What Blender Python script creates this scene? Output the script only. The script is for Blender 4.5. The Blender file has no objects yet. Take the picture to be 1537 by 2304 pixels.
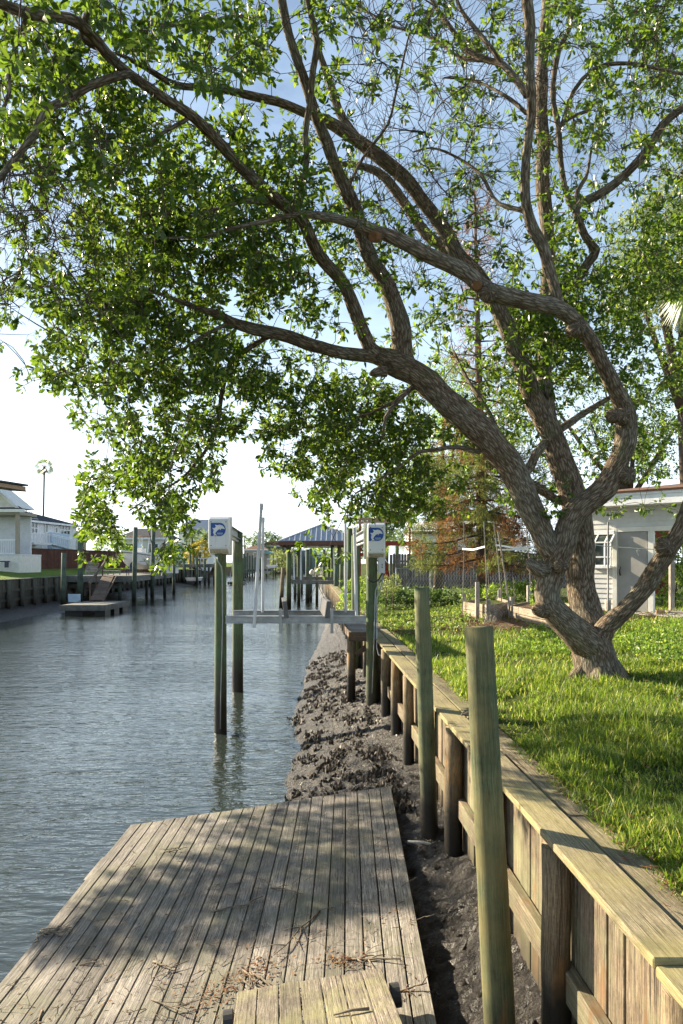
import bpy, math, random
import numpy as np
from mathutils import Vector, noise as mnoise

# ------------------------------------------------------------------ camera, sky, sun, exposure
SC = bpy.context.scene
F = 1537.0; UC = 768.5; VH = 1265.0; H = 3.7          # focal length in photo pixels, axis, horizon row, eye height over water
TAN = 0.0465                                          # canal axis runs slightly left of the view axis
cam = bpy.data.cameras.new("camera"); cam_o = bpy.data.objects.new("camera", cam)
SC.collection.objects.link(cam_o); SC.camera = cam_o
cam.sensor_width = 36; cam.lens = 36 * F / 2304; cam.shift_y = (VH - 1152) / 2304
cam.clip_start = 0.05; cam.clip_end = 4000
cam_o.location = (0, 0, H); cam_o.rotation_euler = (math.pi / 2, 0, 0)

SUN_AZ, SUN_EL = math.radians(-57), math.radians(24)  # azimuth from +Y, negative = left
SKY_STRENGTH, SUN_STRENGTH, EXPOSURE = 0.05, 5.0, 1.75
sun = bpy.data.lights.new("sun", 'SUN'); sun_o = bpy.data.objects.new("sun", sun); SC.collection.objects.link(sun_o)
sun.energy = SUN_STRENGTH; sun.angle = math.radians(0.53); sun.color = (1.0, 0.86, 0.64)
sdir = Vector((math.sin(SUN_AZ) * math.cos(SUN_EL), math.cos(SUN_AZ) * math.cos(SUN_EL), math.sin(SUN_EL)))
sun_o.rotation_euler = sdir.to_track_quat('Z', 'Y').to_euler()
sun_o.location = (-30, 20, 30)

W = bpy.data.worlds.new("World"); SC.world = W; W.use_nodes = True
wn = W.node_tree; wn.nodes.clear()
wo = wn.nodes.new('ShaderNodeOutputWorld'); bg = wn.nodes.new('ShaderNodeBackground')
sky = wn.nodes.new('ShaderNodeTexSky'); sky.sky_type = 'NISHITA'; sky.sun_disc = False
sky.sun_elevation = SUN_EL; sky.sun_rotation = SUN_AZ
sky.air_density = 1.15; sky.dust_density = 0.7; sky.ozone_density = 1.2
tc = wn.nodes.new('ShaderNodeTexCoord'); mp = wn.nodes.new('ShaderNodeMapping'); mp.inputs['Scale'].default_value = (1.3, 1.3, 4.5)
mp.inputs['Rotation'].default_value = (0.25, 0.1, 0.4)
cn = wn.nodes.new('ShaderNodeTexNoise'); cn.inputs['Scale'].default_value = 1.7; cn.inputs['Detail'].default_value = 7; cn.inputs['Roughness'].default_value = 0.62
cr = wn.nodes.new('ShaderNodeValToRGB'); cr.color_ramp.elements[0].position = 0.42; cr.color_ramp.elements[1].position = 0.78
cr.color_ramp.elements[0].color = (0.12, 0.12, 0.12, 1); cr.color_ramp.elements[1].color = (0.75, 0.75, 0.75, 1)
mx = wn.nodes.new('ShaderNodeMixRGB'); mx.inputs[2].default_value = (7.6, 9.6, 11.6, 1)
wn.links.new(tc.outputs['Generated'], mp.inputs['Vector']); wn.links.new(mp.outputs['Vector'], cn.inputs['Vector'])
wn.links.new(cn.outputs['Fac'], cr.inputs['Fac']); 
sx = wn.nodes.new('ShaderNodeSeparateXYZ'); wn.links.new(tc.outputs['Generated'], sx.inputs[0])
e1_ = wn.nodes.new('ShaderNodeValToRGB'); wn.links.new(sx.outputs['Z'], e1_.inputs['Fac'])
e1_.color_ramp.elements[0].position = 0.05; e1_.color_ramp.elements[0].color = (1, 1, 1, 1); e1_.color_ramp.elements[1].position = 0.62; e1_.color_ramp.elements[1].color = (.6, .6, .6, 1)
mm = wn.nodes.new('ShaderNodeMath'); mm.operation = 'MULTIPLY'; wn.links.new(cr.outputs['Color'], mm.inputs[0]); wn.links.new(e1_.outputs['Color'], mm.inputs[1]); wn.links.new(mm.outputs[0], mx.inputs['Fac'])
e2_ = wn.nodes.new('ShaderNodeValToRGB'); wn.links.new(sx.outputs['Z'], e2_.inputs['Fac'])
e2_.color_ramp.elements[0].position = 0.02; e2_.color_ramp.elements[0].color = (.62, .62, .62, 1); e2_.color_ramp.elements[1].position = 0.34; e2_.color_ramp.elements[1].color = (0, 0, 0, 1)
m2 = wn.nodes.new('ShaderNodeMixRGB'); m2.inputs[2].default_value = (12.0, 13.6, 15.4, 1); wn.links.new(e2_.outputs['Color'], m2.inputs['Fac'])
wn.links.new(sky.outputs['Color'], mx.inputs[1]); wn.links.new(mx.outputs['Color'], m2.inputs[1]); wn.links.new(m2.outputs['Color'], bg.inputs['Color'])
bg.inputs['Strength'].default_value = SKY_STRENGTH; wn.links.new(bg.outputs['Background'], wo.inputs['Surface'])

SC.view_settings.view_transform = 'Standard'; SC.view_settings.look = 'None'
SC.view_settings.exposure = EXPOSURE; SC.view_settings.gamma = 1.0
SC.render.engine = 'CYCLES'
SC.cycles.use_adaptive_sampling = True; SC.cycles.adaptive_threshold = 0.02
SC.cycles.max_bounces = 8; SC.cycles.diffuse_bounces = 4; SC.cycles.glossy_bounces = 3; SC.cycles.transmission_bounces = 4
SC.cycles.sample_clamp_indirect = 6
try:
    SC.cycles.use_denoising = True; SC.cycles.denoiser = 'OPENIMAGEDENOISE'
except Exception:
    pass

random.seed(7); RNG = np.random.default_rng(11)
U = random.uniform

# ------------------------------------------------------------------ placing helpers
def P(u, v, d): return Vector(((u - UC) * d / F, d, H - (v - VH) * d / F))
def G(u, v, z):
    d = (H - z) * F / (v - VH); return Vector(((u - UC) * d / F, d, z))
def X(u, d): return (u - UC) * d / F
def Z(v, d): return H - (v - VH) * d / F
def L(lat, y, z): return Vector((lat - TAN * y, y, z))
def gz(x, y):
    lat = x + TAN * y
    return min(2.42, 1.99 + 0.08 * max(0, lat - 1.9))
WDIR = Vector((-TAN, 1, 0)).normalized()

# ------------------------------------------------------------------ mesh builder
class MB:
    def __init__(s): s.v = []; s.f = []; s.uv = []
    def add(s, vs, fs, uvs):
        o = len(s.v); s.v.extend([tuple(p) for p in vs]); s.f.extend([tuple(i + o for i in f) for f in fs]); s.uv.extend(uvs)
        return s
    def hexa(s, o, a, b, c, skip=()):
        o, a, b, c = Vector(o), Vector(a), Vector(b), Vector(c)
        if a.cross(b).dot(c) < 0: a, b = b, a
        vs = [o, o + a, o + a + b, o + b, o + c, o + a + c, o + a + b + c, o + b + c]
        la, lb, lc = a.length, b.length, c.length; ou, ov = U(0, 9), U(0, 9)
        def q(l1, l2):
            if l1 >= l2: return [(ou, ov), (ou + l1, ov), (ou + l1, ov + l2), (ou, ov + l2)]
            return [(ou, ov), (ou, ov + l1), (ou + l2, ov + l1), (ou + l2, ov)]
        def qr(l1, l2): r = q(l1, l2); return [r[0], r[3], r[2], r[1]]
        fs = [(0, 3, 2, 1), (4, 5, 6, 7), (0, 1, 5, 4), (3, 7, 6, 2), (0, 4, 7, 3), (1, 2, 6, 5)]
        uv = [qr(la, lb), q(la, lb), q(la, lc), qr(la, lc), qr(lb, lc), q(lb, lc)]
        return s.add(vs, fs, uv)
    def box(s, x0, x1, y0, y1, z0, z1):
        return s.hexa((x0, y0, z0), (x1 - x0, 0, 0), (0, y1 - y0, 0), (0, 0, z1 - z0))
    def bar(s, p, q, w, h=None, up=(0, 0, 1)):
        p, q = Vector(p), Vector(q); h = w if h is None else h
        a = q - p; d = a.normalized(); up = Vector(up)
        if abs(d.dot(up)) > .99: up = Vector((0, 1, 0))
        sd = d.cross(up).normalized(); u2 = sd.cross(d).normalized()
        return s.hexa(p - sd * w / 2 - u2 * h / 2, a, sd * w, u2 * h)
    def tube(s, pts, rad, n=8, cap=True, lump=0.0, lf=3.0):
        pts = [Vector(p) for p in pts]; m = len(pts)
        if not isinstance(rad, (list, tuple)): rad = [rad] * m
        t0 = (pts[1] - pts[0]).normalized(); ref = Vector((0, 1, 0))
        if abs(t0.dot(ref)) > .9: ref = Vector((1, 0, 0))
        nrm = (ref - t0 * ref.dot(t0)).normalized()
        vs = []; ln = 0; uu = []; o1 = U(0, 9)
        for i in range(m):
            t = (pts[min(i + 1, m - 1)] - pts[max(i - 1, 0)]).normalized()
            nrm = (nrm - t * nrm.dot(t)).normalized(); bn = t.cross(nrm)
            if i: ln += (pts[i] - pts[i - 1]).length
            uu.append(ln)
            for k in range(n):
                a = 2 * math.pi * k / n; dv = nrm * math.cos(a) + bn * math.sin(a); r = rad[i]
                if lump:
                    q = (pts[i] + dv * r) * lf
                    r *= 1 + lump * (mnoise.noise(q) + .5 * mnoise.noise(q * 2.7))
                vs.append(pts[i] + dv * r)
        fs = []; uvs = []
        for i in range(m - 1):
            for k in range(n):
                k2 = (k + 1) % n; fs.append((i * n + k, i * n + k2, (i + 1) * n + k2, (i + 1) * n + k))
                c = 2 * math.pi * max(rad[i], .001) / n
                uvs.append([(o1 + uu[i], k * c), (o1 + uu[i], (k + 1) * c), (o1 + uu[i + 1], (k + 1) * c), (o1 + uu[i + 1], k * c)])
        if cap:
            fs.append(tuple(range(n - 1, -1, -1))); fs.append(tuple((m - 1) * n + k for k in range(n)))
            ca = [(rad[0] * math.cos(6.283 * k / n), rad[0] * math.sin(6.283 * k / n)) for k in range(n)]
            uvs.append(ca); uvs.append(ca)
        return s.add(vs, fs, uvs)
    def prism(s, poly, ext):
        poly = [Vector(p) for p in poly]; ext = Vector(ext); n = len(poly)
        nn = Vector((0, 0, 0))
        for i in range(n): nn += poly[i].cross(poly[(i + 1) % n])
        if nn.dot(ext) < 0: poly = poly[::-1]
        vs = poly + [p + ext for p in poly]
        fs = [tuple(range(n - 1, -1, -1)), tuple(range(n, 2 * n))] + [(i, (i + 1) % n, n + (i + 1) % n, n + i) for i in range(n)]
        e1 = (poly[1] - poly[0]).normalized(); nv = ext.normalized(); e2 = nv.cross(e1)
        pu = [(p.dot(e1), p.dot(e2)) for p in poly]; uv = [pu[::-1], pu]; acc = 0
        for i in range(n):
            l = (poly[(i + 1) % n] - poly[i]).length; uv.append([(acc, 0), (acc + l, 0), (acc + l, ext.length), (acc, ext.length)]); acc += l
        return s.add(vs, fs, uv)
    def grid(s, fn, nu, nv):
        vs = [fn(i / nu, j / nv) for j in range(nv + 1) for i in range(nu + 1)]
        fs = []; uv = []
        for j in range(nv):
            for i in range(nu):
                a = j * (nu + 1) + i; q = (a, a + 1, a + nu + 2, a + nu + 1); fs.append(q)
                uv.append([(vs[k][0], vs[k][1]) for k in q])
        return s.add(vs, fs, uv)
    def build(s, name, mat, parent=None, smooth=False, bevel=0, origin=None):
        me = bpy.data.meshes.new(name)
        off = Vector((0, 0, 0))
        if parent is not None: off = ROOT_LOC.get(parent.name, Vector((0, 0, 0)))
        elif origin is not None: off = Vector(origin)
        me.from_pydata([(x - off.x, y - off.y, z - off.z) for x, y, z in s.v], [], s.f)
        ul = me.uv_layers.new(name="UVMap"); flat = [c for f in s.uv for q in f for c in q]
        ul.data.foreach_set("uv", flat)
        o = link(name, me, mat, parent, smooth)
        if parent is None: o.location = off; ROOT_LOC[o.name] = off
        if bevel:
            b = o.modifiers.new("bevel", 'BEVEL'); b.width = bevel; b.segments = 1; b.limit_method = 'ANGLE'
        return o

ROOT_LOC = {}
def link(name, me, mat, parent=None, smooth=False):
    o = bpy.data.objects.new(name, me); SC.collection.objects.link(o)
    if mat: me.materials.append(mat)
    if smooth: me.polygons.foreach_set("use_smooth", [True] * len(me.polygons))
    if parent is not None: o.parent = parent; ROOT_LOC[o.name] = ROOT_LOC.get(parent.name, Vector((0, 0, 0)))
    me.update(); return o
def quads(name, V, Q, mat, parent=None, smooth=False):
    """numpy verts (n,3), quads (m,4) -> one mesh object"""
    off = np.array(ROOT_LOC[parent.name][:]) if parent is not None else np.zeros(3)
    V = (V - off).astype(np.float32); me = bpy.data.meshes.new(name)
    me.vertices.add(len(V)); me.vertices.foreach_set("co", V.ravel())
    me.loops.add(Q.size); me.loops.foreach_set("vertex_index", Q.ravel().astype(np.int32))
    me.polygons.add(len(Q)); me.polygons.foreach_set("loop_start", np.arange(0, Q.size, 4, dtype=np.int32))
    me.update(calc_edges=True)
    return link(name, me, mat, parent, smooth)
def thing(name, label, cat, loc, group=None):
    o = bpy.data.objects.new(name, None); SC.collection.objects.link(o); o.location = loc
    o.empty_display_size = .2
    ROOT_LOC[o.name] = Vector(loc); o['label'] = label; o['category'] = cat
    if group: o['group'] = group
    return o
def tag(o, label=None, cat=None, group=None, kind=None):
    for k, v in (('label', label), ('category', cat), ('group', group), ('kind', kind)):
        if v: o[k] = v
    return o
def dup(o, parent=None, loc=None, label=None, mat_swap=None):
    c = o.copy(); SC.collection.objects.link(c)
    if parent is not None: c.parent = parent
    if loc is not None: c.location = loc; ROOT_LOC[c.name] = Vector(loc)
    if label: c['label'] = label
    for ch in list(o.children): dup(ch, c)
    return c

# ------------------------------------------------------------------ materials
class NB:
    def __init__(s, name, rough=.7, spec=.5):
        s.m = bpy.data.materials.new(name); s.m.use_nodes = True; s.nt = s.m.node_tree
        s.b = s.nt.nodes['Principled BSDF']; s.out = s.nt.nodes['Material Output']
        s.b.inputs['Roughness'].default_value = rough; s.b.inputs['Specular IOR Level'].default_value = spec
    def n(s, t, ins=None, **p):
        nd = s.nt.nodes.new(t)
        for k, v in p.items(): setattr(nd, k, v)
        for k, v in (ins or {}).items(): s.set(nd.inputs[k], v)
        return nd
    def set(s, sock, v):
        if hasattr(v, 'links') or isinstance(v, bpy.types.NodeSocket): s.nt.links.new(v, sock)
        elif isinstance(v, (tuple, list)) and len(v) == 3 and sock.type == 'RGBA': sock.default_value = (*v, 1)
        else: sock.default_value = v
    def ramp(s, fac, stops):
        r = s.n('ShaderNodeValToRGB', {'Fac': fac}); e = r.color_ramp.elements
        while len(e) < len(stops): e.new(.5)
        for i, (p, c) in enumerate(stops):
            e[i].position = p; e[i].color = (*c, 1) if not isinstance(c, (int, float)) else (c, c, c, 1)
        return r.outputs['Color']
    def noise(s, vec, scale, detail=4, rough=.6, dist=0):
        return s.n('ShaderNodeTexNoise', {'Vector': vec, 'Scale': scale, 'Detail': detail, 'Roughness': rough, 'Distortion': dist}).outputs['Fac']
    def pos(s): return s.n('ShaderNodeNewGeometry').outputs['Position']
    def uvw(s, scale):
        u = s.n('ShaderNodeUVMap'); return s.n('ShaderNodeMapping', {'Vector': u.outputs['UV'], 'Scale': scale}).outputs['Vector']
    def rnd(s): return s.n('ShaderNodeNewGeometry').outputs['Random Per Island']
    def mix(s, f, a, b, mode='MIX'):
        x = s.n('ShaderNodeMixRGB', {'Fac': f, 'Color1': a, 'Color2': b}, blend_type=mode); return x.outputs['Color']
    def mth(s, op, a, b=0.5, clamp=False):
        x = s.n('ShaderNodeMath', {0: a, 1: b}, operation=op); x.use_clamp = clamp; return x.outputs['Value']
    def zed(s): return s.n('ShaderNodeSeparateXYZ', {'Vector': s.pos()}).outputs['Z']
    def bump(s, h, dist, strength=1.0, prev=None):
        b = s.n('ShaderNodeBump', {'Height': h, 'Distance': dist, 'Strength': strength})
        if prev is not None: s.set(b.inputs['Normal'], prev)
        s.set(s.b.inputs['Normal'], b.outputs['Normal']); return b.outputs['Normal']
    def col(s, c): s.set(s.b.inputs['Base Color'], c); return s
    def R(s, r): s.set(s.b.inputs['Roughness'], r); return s

def wood(name, dark, mid, light, moss=None, moss_amt=.5, tide=None, rust=None, rough=.85, gscale=1.0, bump=.003, var=.35):
    b = NB(name, rough, .3)
    g = b.noise(b.uvw((2.0 * gscale, 60 * gscale, 1)), 1.0, 7, .72, .9)
    c = b.ramp(g, [(.30, dark), (.5, mid), (.72, light)])
    fine = b.noise(b.uvw((11 * gscale, 260 * gscale, 1)), 1.0, 3, .6)
    c = b.mix(.6, c, b.ramp(fine, [(.40, .18), (.58, 1.2)]), 'MULTIPLY')
    c = b.mix(.5, c, b.ramp(b.noise(b.pos(), 70, 3, .7), [(.3, .55), (.7, 1.25)]), 'MULTIPLY')
    kn = b.n('ShaderNodeTexVoronoi', {'Vector': b.mix(.5, b.uvw((1.9, 4.6, 1)), b.n('ShaderNodeTexNoise', {'Vector': b.uvw((6, 20, 1)), 'Scale': 1.0}).outputs['Color'], 'ADD'), 'Scale': 1.0}).outputs['Distance']
    c = b.mix(b.ramp(kn, [(.04, .85), (.10, 0.0)]), c, tuple(x * .45 for x in dark))
    crack = b.noise(b.uvw((.9 * gscale, 85 * gscale, 1)), 1.3, 2, .5)
    ck = b.ramp(crack, [(.34, 1.0), (.40, 0.0)])
    c = b.mix(ck, c, tuple(x * .3 for x in dark))
    if var: c = b.mix(1.0, c, b.ramp(b.rnd(), [(0, 1 - var), (1, 1 + var * .35)]), 'MULTIPLY')
    p = b.pos()
    blot = b.noise(p, 2.3, 4, .6)
    c = b.mix(.75, c, b.ramp(blot, [(.3, .5), (.68, 1.2)]), 'MULTIPLY')
    if moss:
        mf = b.ramp(b.noise(p, 1.6, 5, .65), [(.5 - .25 * moss_amt, 0.0), (.62, min(1, .4 + moss_amt * .6))])
        c = b.mix(mf, c, b.mix(.5, moss, b.ramp(g, [(.3, tuple(x * .55 for x in moss)), (.7, tuple(min(1, x * 1.35) for x in moss))])))
    if rust:
        rf = b.ramp(b.noise(b.n('ShaderNodeMapping', {'Vector': p, 'Scale': (5, 5, 1.1), 'Location': (3.3, 1.7, .4)}).outputs['Vector'], 1.2, 4, .6), [(.57, 0.0), (.66, .75)])
        c = b.mix(rf, c, b.ramp(g, [(.3, tuple(x * .5 for x in rust)), (.7, rust)]))
    if tide:
        z0, z1, tc_ = tide
        zz = b.mth('ADD', b.zed(), b.mth('MULTIPLY', b.mth('SUBTRACT', b.noise(p, 5, 3, .6), .5), .55))
        tf = b.ramp(b.n('ShaderNodeMapRange', {'Value': zz, 'From Min': z0, 'From Max': z1}).outputs['Result'], [(0, 1.0), (1, 0.0)])
        c = b.mix(tf, c, tc_)
        b.R(b.mix(tf, (rough,) * 3, (.42,) * 3))
    b.col(c)
    n1 = b.bump(g, bump, .8); b.bump(ck, bump * 2.2, -1.0, n1) if False else None
    return b.m

TIDE = (1.05, 1.6, (.020, .017, .013))
M = {}
M['deck'] = wood('weathered_deck_wood', (.085, .074, .064), (.255, .228, .198), (.50, .455, .395), moss=(.15, .15, .09), moss_amt=.12, bump=.004)
M['step'] = wood('weathered_ramp_wood', (.085, .07, .052), (.225, .19, .145), (.40, .355, .29), moss=(.30, .29, .13), moss_amt=.3, bump=.004)
M['cap'] = wood('mossy_cap_wood', (.13, .10, .06), (.30, .25, .155), (.45, .39, .265), moss=(.275, .24, .095), moss_amt=.45, bump=.003)
M['oldcap'] = wood('rotten_board_wood', (.11, .085, .05), (.25, .205, .13), (.38, .325, .22), moss=(.20, .20, .08), moss_amt=.3, bump=.006)
M['sheath'] = wood('plank_wall_wood', (.07, .05, .034), (.22, .165, .11), (.42, .35, .25), moss=(.22, .23, .12), moss_amt=.3, rust=(.24, .13, .055), tide=(.6, 1.35, (.045, .036, .024)), bump=.004)
M['wallpile'] = wood('stripped_pile_wood', (.12, .085, .05), (.28, .21, .125), (.42, .33, .20), rust=(.45, .21, .05), tide=TIDE, bump=.006)
M['greenpile'] = wood('green_pile_wood', (.022, .046, .024), (.066, .112, .062), (.16, .215, .125), moss=(.20, .165, .068), moss_amt=.5, rust=(.36, .20, .065), tide=(.45, 1.25, (.030, .025, .017)), bump=.005)
M['wetpile'] = wood('wet_green_pile_wood', (.03, .05, .028), (.085, .125, .072), (.18, .22, .14), moss=(.17, .16, .075), moss_amt=.5, tide=(1.0, 1.7, (.022, .019, .014)), bump=.005)
M['liftpile'] = wood('olive_pile_wood', (.05, .06, .028), (.15, .16, .08), (.29, .28, .15), moss=(.09, .16, .08), moss_amt=.5, tide=(.5, 1.7, (.026, .020, .014)), bump=.005)
M['farpile'] = wood('far_pile_wood', (.05, .075, .055), (.115, .16, .12), (.19, .24, .18), tide=(.3, 1.6, (.022, .02, .018)), bump=.004)
M['greydeck'] = wood('far_grey_wood', (.10, .10, .09), (.22, .22, .20), (.34, .34, .30), tide=(.0, .5, (.03, .03, .025)), bump=.003)
M['farwall'] = wood('far_bulkhead_wood', (.06, .058, .045), (.15, .145, .11), (.24, .23, .18), tide=(.35, 2.3, (.018, .016, .013)), bump=.004)
M['brownwood'] = wood('brown_wood', (.07, .045, .03), (.17, .115, .08), (.27, .19, .14), bump=.003)
M['redfence'] = wood('red_brown_fence_wood', (.055, .022, .016), (.12, .048, .032), (.19, .08, .055), bump=.003)
M['greyfence'] = wood('grey_fence_wood', (.09, .08, .07), (.20, .18, .165), (.30, .275, .25), bump=.003)
M['bed'] = wood('raised_bed_wood', (.18, .14, .10), (.36, .29, .21), (.52, .44, .34), bump=.003)
M['redwood'] = wood('red_painted_wood', (.16, .03, .02), (.36, .075, .045), (.48, .13, .08), bump=.002)
M['stake'] = wood('grey_stake_wood', (.22, .19, .16), (.42, .38, .33), (.58, .53, .47), bump=.002)

def flat(name, c, rough=.6, spec=.5, metal=0, nv=.15, scale=3.0, bump=0):
    b = NB(name, rough, spec); b.b.inputs['Metallic'].default_value = metal
    nz = b.noise(b.pos(), scale, 5, .65)
    b.col(b.mix(1.0, c, b.ramp(nz, [(.3, 1 - nv), (.7, 1 + nv * .5)]), 'MULTIPLY'))
    if bump: b.bump(b.noise(b.pos(), scale * 12, 3), bump)
    return b.m
M['white'] = flat('white_paint', (.78, .79, .80), .5)
M['garagewhite'] = flat('shaded_white_siding', (.56, .56, .54), .6)  # white siding greyed so its colour carries the shade under the eave
M['offwhite'] = flat('off_white_paint', (.70, .68, .62), .55)
M['greydoor'] = flat('grey_door_paint', (.30, .29, .27), .5)
M['metal'] = flat('galvanised_steel', (.34, .36, .37), .5, metal=.55, nv=.3, scale=6)
M['pvc'] = flat('grey_white_plastic_pipe', (.55, .57, .60), .35)
M['black'] = flat('black_rubber', (.02, .02, .022), .6)
M['carpet'] = flat('grey_bunk_carpet', (.14, .14, .145), .95, .1, nv=.3, scale=14)
M['blue'] = flat('blue_decal', (.012, .085, .36), .4)
M['navy'] = flat('navy_plastic', (.012, .022, .06), .45)
M['glass'] = flat('window_glass', (.035, .05, .045), .06, .8)
M['rope'] = flat('pale_rope', (.55, .52, .45), .8, nv=.3, scale=40)
M['concrete'] = flat('concrete', (.42, .40, .37), .9, .2, nv=.25, scale=4, bump=.004)
M['brick'] = flat('tan_brick', (.38, .25, .16), .9, .2, nv=.3, scale=20, bump=.01)
M['gelcoat'] = flat('white_gelcoat', (.72, .69, .66), .25)
M['scar'] = flat('cut_wood', (.17, .085, .038), .8, .2, nv=.35, scale=25)
M['rustbrown'] = flat('brown_fascia', (.11, .05, .03), .7)
M['tan'] = flat('tan_rafter_wood', (.32, .20, .13), .7)
M['bluegrey'] = flat('pale_blue_siding', (.42, .55, .66), .6)
M['teal'] = flat('teal_roof_metal', (.10, .30, .30), .4)
M['sand'] = flat('tan_wall', (.34, .30, .24), .8)
M['greenwall'] = flat('grey_green_wall', (.16, .20, .18), .8)

# motor box: white moulded plastic, dirt in streaks; the lip is blotched beige to brown
b = NB('white_motor_box_plastic', .4)
zn = b.noise(b.n('ShaderNodeMapping', {'Vector': b.pos(), 'Scale': (14, 14, 2)}).outputs['Vector'], 1.0, 4)
b.col(b.mix(b.ramp(zn, [(.55, 0.0), (.8, .35)]), (.74, .76, .76), (.42, .36, .24))); M['box'] = b.m
b = NB('beige_motor_box_plastic', .5)
b.col(b.mix(b.ramp(zn2 if False else b.noise(b.n('ShaderNodeMapping', {'Vector': b.pos(), 'Scale': (16, 16, 2)}).outputs['Vector'], 1.0, 4), [(.35, 0.2), (.7, .9)]), (.68, .64, .52), (.26, .20, .11))); M['boxlip'] = b.m

def shingle(name, c):
    b = NB(name, .95, .15)
    s1 = b.n('ShaderNodeTexBrick', {'Vector': b.uvw((1, 1, 1)), 'Scale': 1.0, 'Mortar Size': .012, 'Brick Width': .33, 'Row Height': .14, 'Color1': c, 'Color2': tuple(x * .68 for x in c), 'Mortar': tuple(x * .35 for x in c)}).outputs['Color']
    b.col(b.mix(.6, s1, b.ramp(b.noise(b.pos(), 1.5, 5), [(.3, .6), (.7, 1.2)]), 'MULTIPLY')); return b.m
M['greyroof'] = shingle('grey_shingles', (.075, .085, .10)); M['brownroof'] = shingle('brown_shingles', (.22, .13, .09))
b = NB('blue_grey_metal_roof', .32); b.b.inputs['Metallic'].default_value = .6
b.col(b.mix(.4, (.29, .32, .36), b.ramp(b.noise(b.pos(), 2, 4), [(.3, .7), (.7, 1.2)]), 'MULTIPLY')); M['metalroof'] = b.m

# bark: long furrows that follow each limb
b = NB('oak_bark', .95, .15)
w1 = b.n('ShaderNodeTexVoronoi', {'Vector': b.mix(.9, b.uvw((6.5, 36, 1)), b.n('ShaderNodeTexNoise', {'Vector': b.uvw((5, 11, 1)), 'Scale': 1.5, 'Detail': 6}).outputs['Color'], 'ADD'), 'Scale': 1.0, 'Randomness': 1.0}, feature='DISTANCE_TO_EDGE').outputs['Distance']
w2 = b.noise(b.uvw((9, 34, 1)), 1.6, 6, .7, .8)
w3 = b.noise(b.uvw((4, 17, 1)), 1.3, 8, .68, 1.2); w4 = b.noise(b.pos(), 9, 6, .7)
hgt = b.mth('ADD', b.mth('MULTIPLY', b.ramp(w1, [(.0, 0.0), (.30, 1.0)]), .22), b.mth('ADD', b.mth('MULTIPLY', w2, .42), b.mth('ADD', b.mth('MULTIPLY', w3, .42), b.mth('MULTIPLY', w4, .24))))
pn = b.noise(b.pos(), 1.9, 5, .6)
cc = b.ramp(hgt, [(.42, (.020, .013, .008)), (.62, (.12, .088, .06)), (.88, (.36, .30, .22))])
cc = b.mix(b.ramp(pn, [(.45, 0.0), (.72, .6)]), cc, b.ramp(hgt, [(.42, (.05, .05, .037)), (.85, (.33, .33, .27))]))
cc = b.mix(b.ramp(b.noise(b.pos(), 3.7, 4), [(.55, 0.0), (.75, .45)]), cc, (.11, .125, .05))
b.col(cc); b.bump(hgt, .03, 1.0); M['bark'] = b.m
M['twig'] = flat('twig_bark', (.085, .068, .052), .9, .1, nv=.4, scale=6)
M['deadtwig'] = flat('dead_twig', (.20, .165, .125), .9, .1, nv=.5, scale=15)
M['farbark'] = flat('far_bark', (.11, .085, .065), .95, .1, nv=.4, scale=5, bump=.02)

def leafmat(name, stops, trans, tfac=.45, rough=.42, spec=.5):
    b = NB(name, rough, spec)
    c = b.ramp(b.rnd(), stops); b.col(c)
    tr = b.n('ShaderNodeBsdfTranslucent', {'Color': b.mix(.6, trans, b.mix(1, c, (4, 4, 3), 'MULTIPLY'))})
    ms = b.n('ShaderNodeMixShader', {0: tfac, 1: b.b.outputs[0], 2: tr.outputs[0]})
    b.nt.links.new(ms.outputs[0], b.out.inputs['Surface']); return b.m
M['leaf'] = leafmat('oak_leaf', [(0, (.008, .026, .006)), (.55, (.018, .048, .008)), (.9, (.04, .085, .012)), (1, (.15, .18, .03))], (.34, .45, .02), .42, .36, .45)
M['oliveleaf'] = leafmat('olive_leaf', [(0, (.05, .07, .025)), (.6, (.10, .125, .045)), (1, (.17, .19, .08))], (.26, .30, .08), .4)
M['darkleaf'] = leafmat('dark_leaf', [(0, (.018, .042, .014)), (.6, (.04, .08, .022)), (1, (.09, .13, .04))], (.16, .25, .04), .35)
M['brightleaf'] = leafmat('bright_leaf', [(0, (.04, .09, .012)), (.6, (.09, .16, .02)), (1, (.2, .25, .04))], (.35, .45, .05), .45)
M['yellowleaf'] = leafmat('yellow_leaf', [(0, (.10, .12, .02)), (.6, (.26, .21, .02)), (1, (.36, .27, .04))], (.4, .32, .04), .4)
M['rust'] = leafmat('dead_needles', [(0, (.05, .024, .013)), (.5, (.125, .056, .027)), (.85, (.20, .10, .047)), (1, (.22, .17, .075))], (.20, .11, .05), .3, .7, .2)
M['needle'] = leafmat('green_needles', [(0, (.035, .05, .015)), (.6, (.08, .10, .03)), (1, (.16, .16, .05))], (.2, .24, .06), .35, .6, .2)
M['palm'] = leafmat('palm_leaf', [(0, (.03, .06, .015)), (.6, (.07, .11, .03)), (1, (.14, .17, .05))], (.22, .28, .06), .35)
M['grass'] = leafmat('grass_blade', [(0, (.028, .065, .008)), (.45, (.07, .125, .012)), (.78, (.125, .17, .02)), (.86, (.22, .25, .05)), (1, (.38, .32, .16))], (.34, .42, .04), .42, .45, .4)
M['cover'] = leafmat('ground_cover_leaf', [(0, (.04, .09, .014)), (.6, (.09, .16, .022)), (1, (.2, .24, .04))], (.32, .42, .06), .4)
M['litter'] = leafmat('fallen_leaf', [(0, (.06, .03, .018)), (.6, (.15, .07, .032)), (1, (.26, .15, .07))], (.3, .12, .04), .15, .8, .2)

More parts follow.
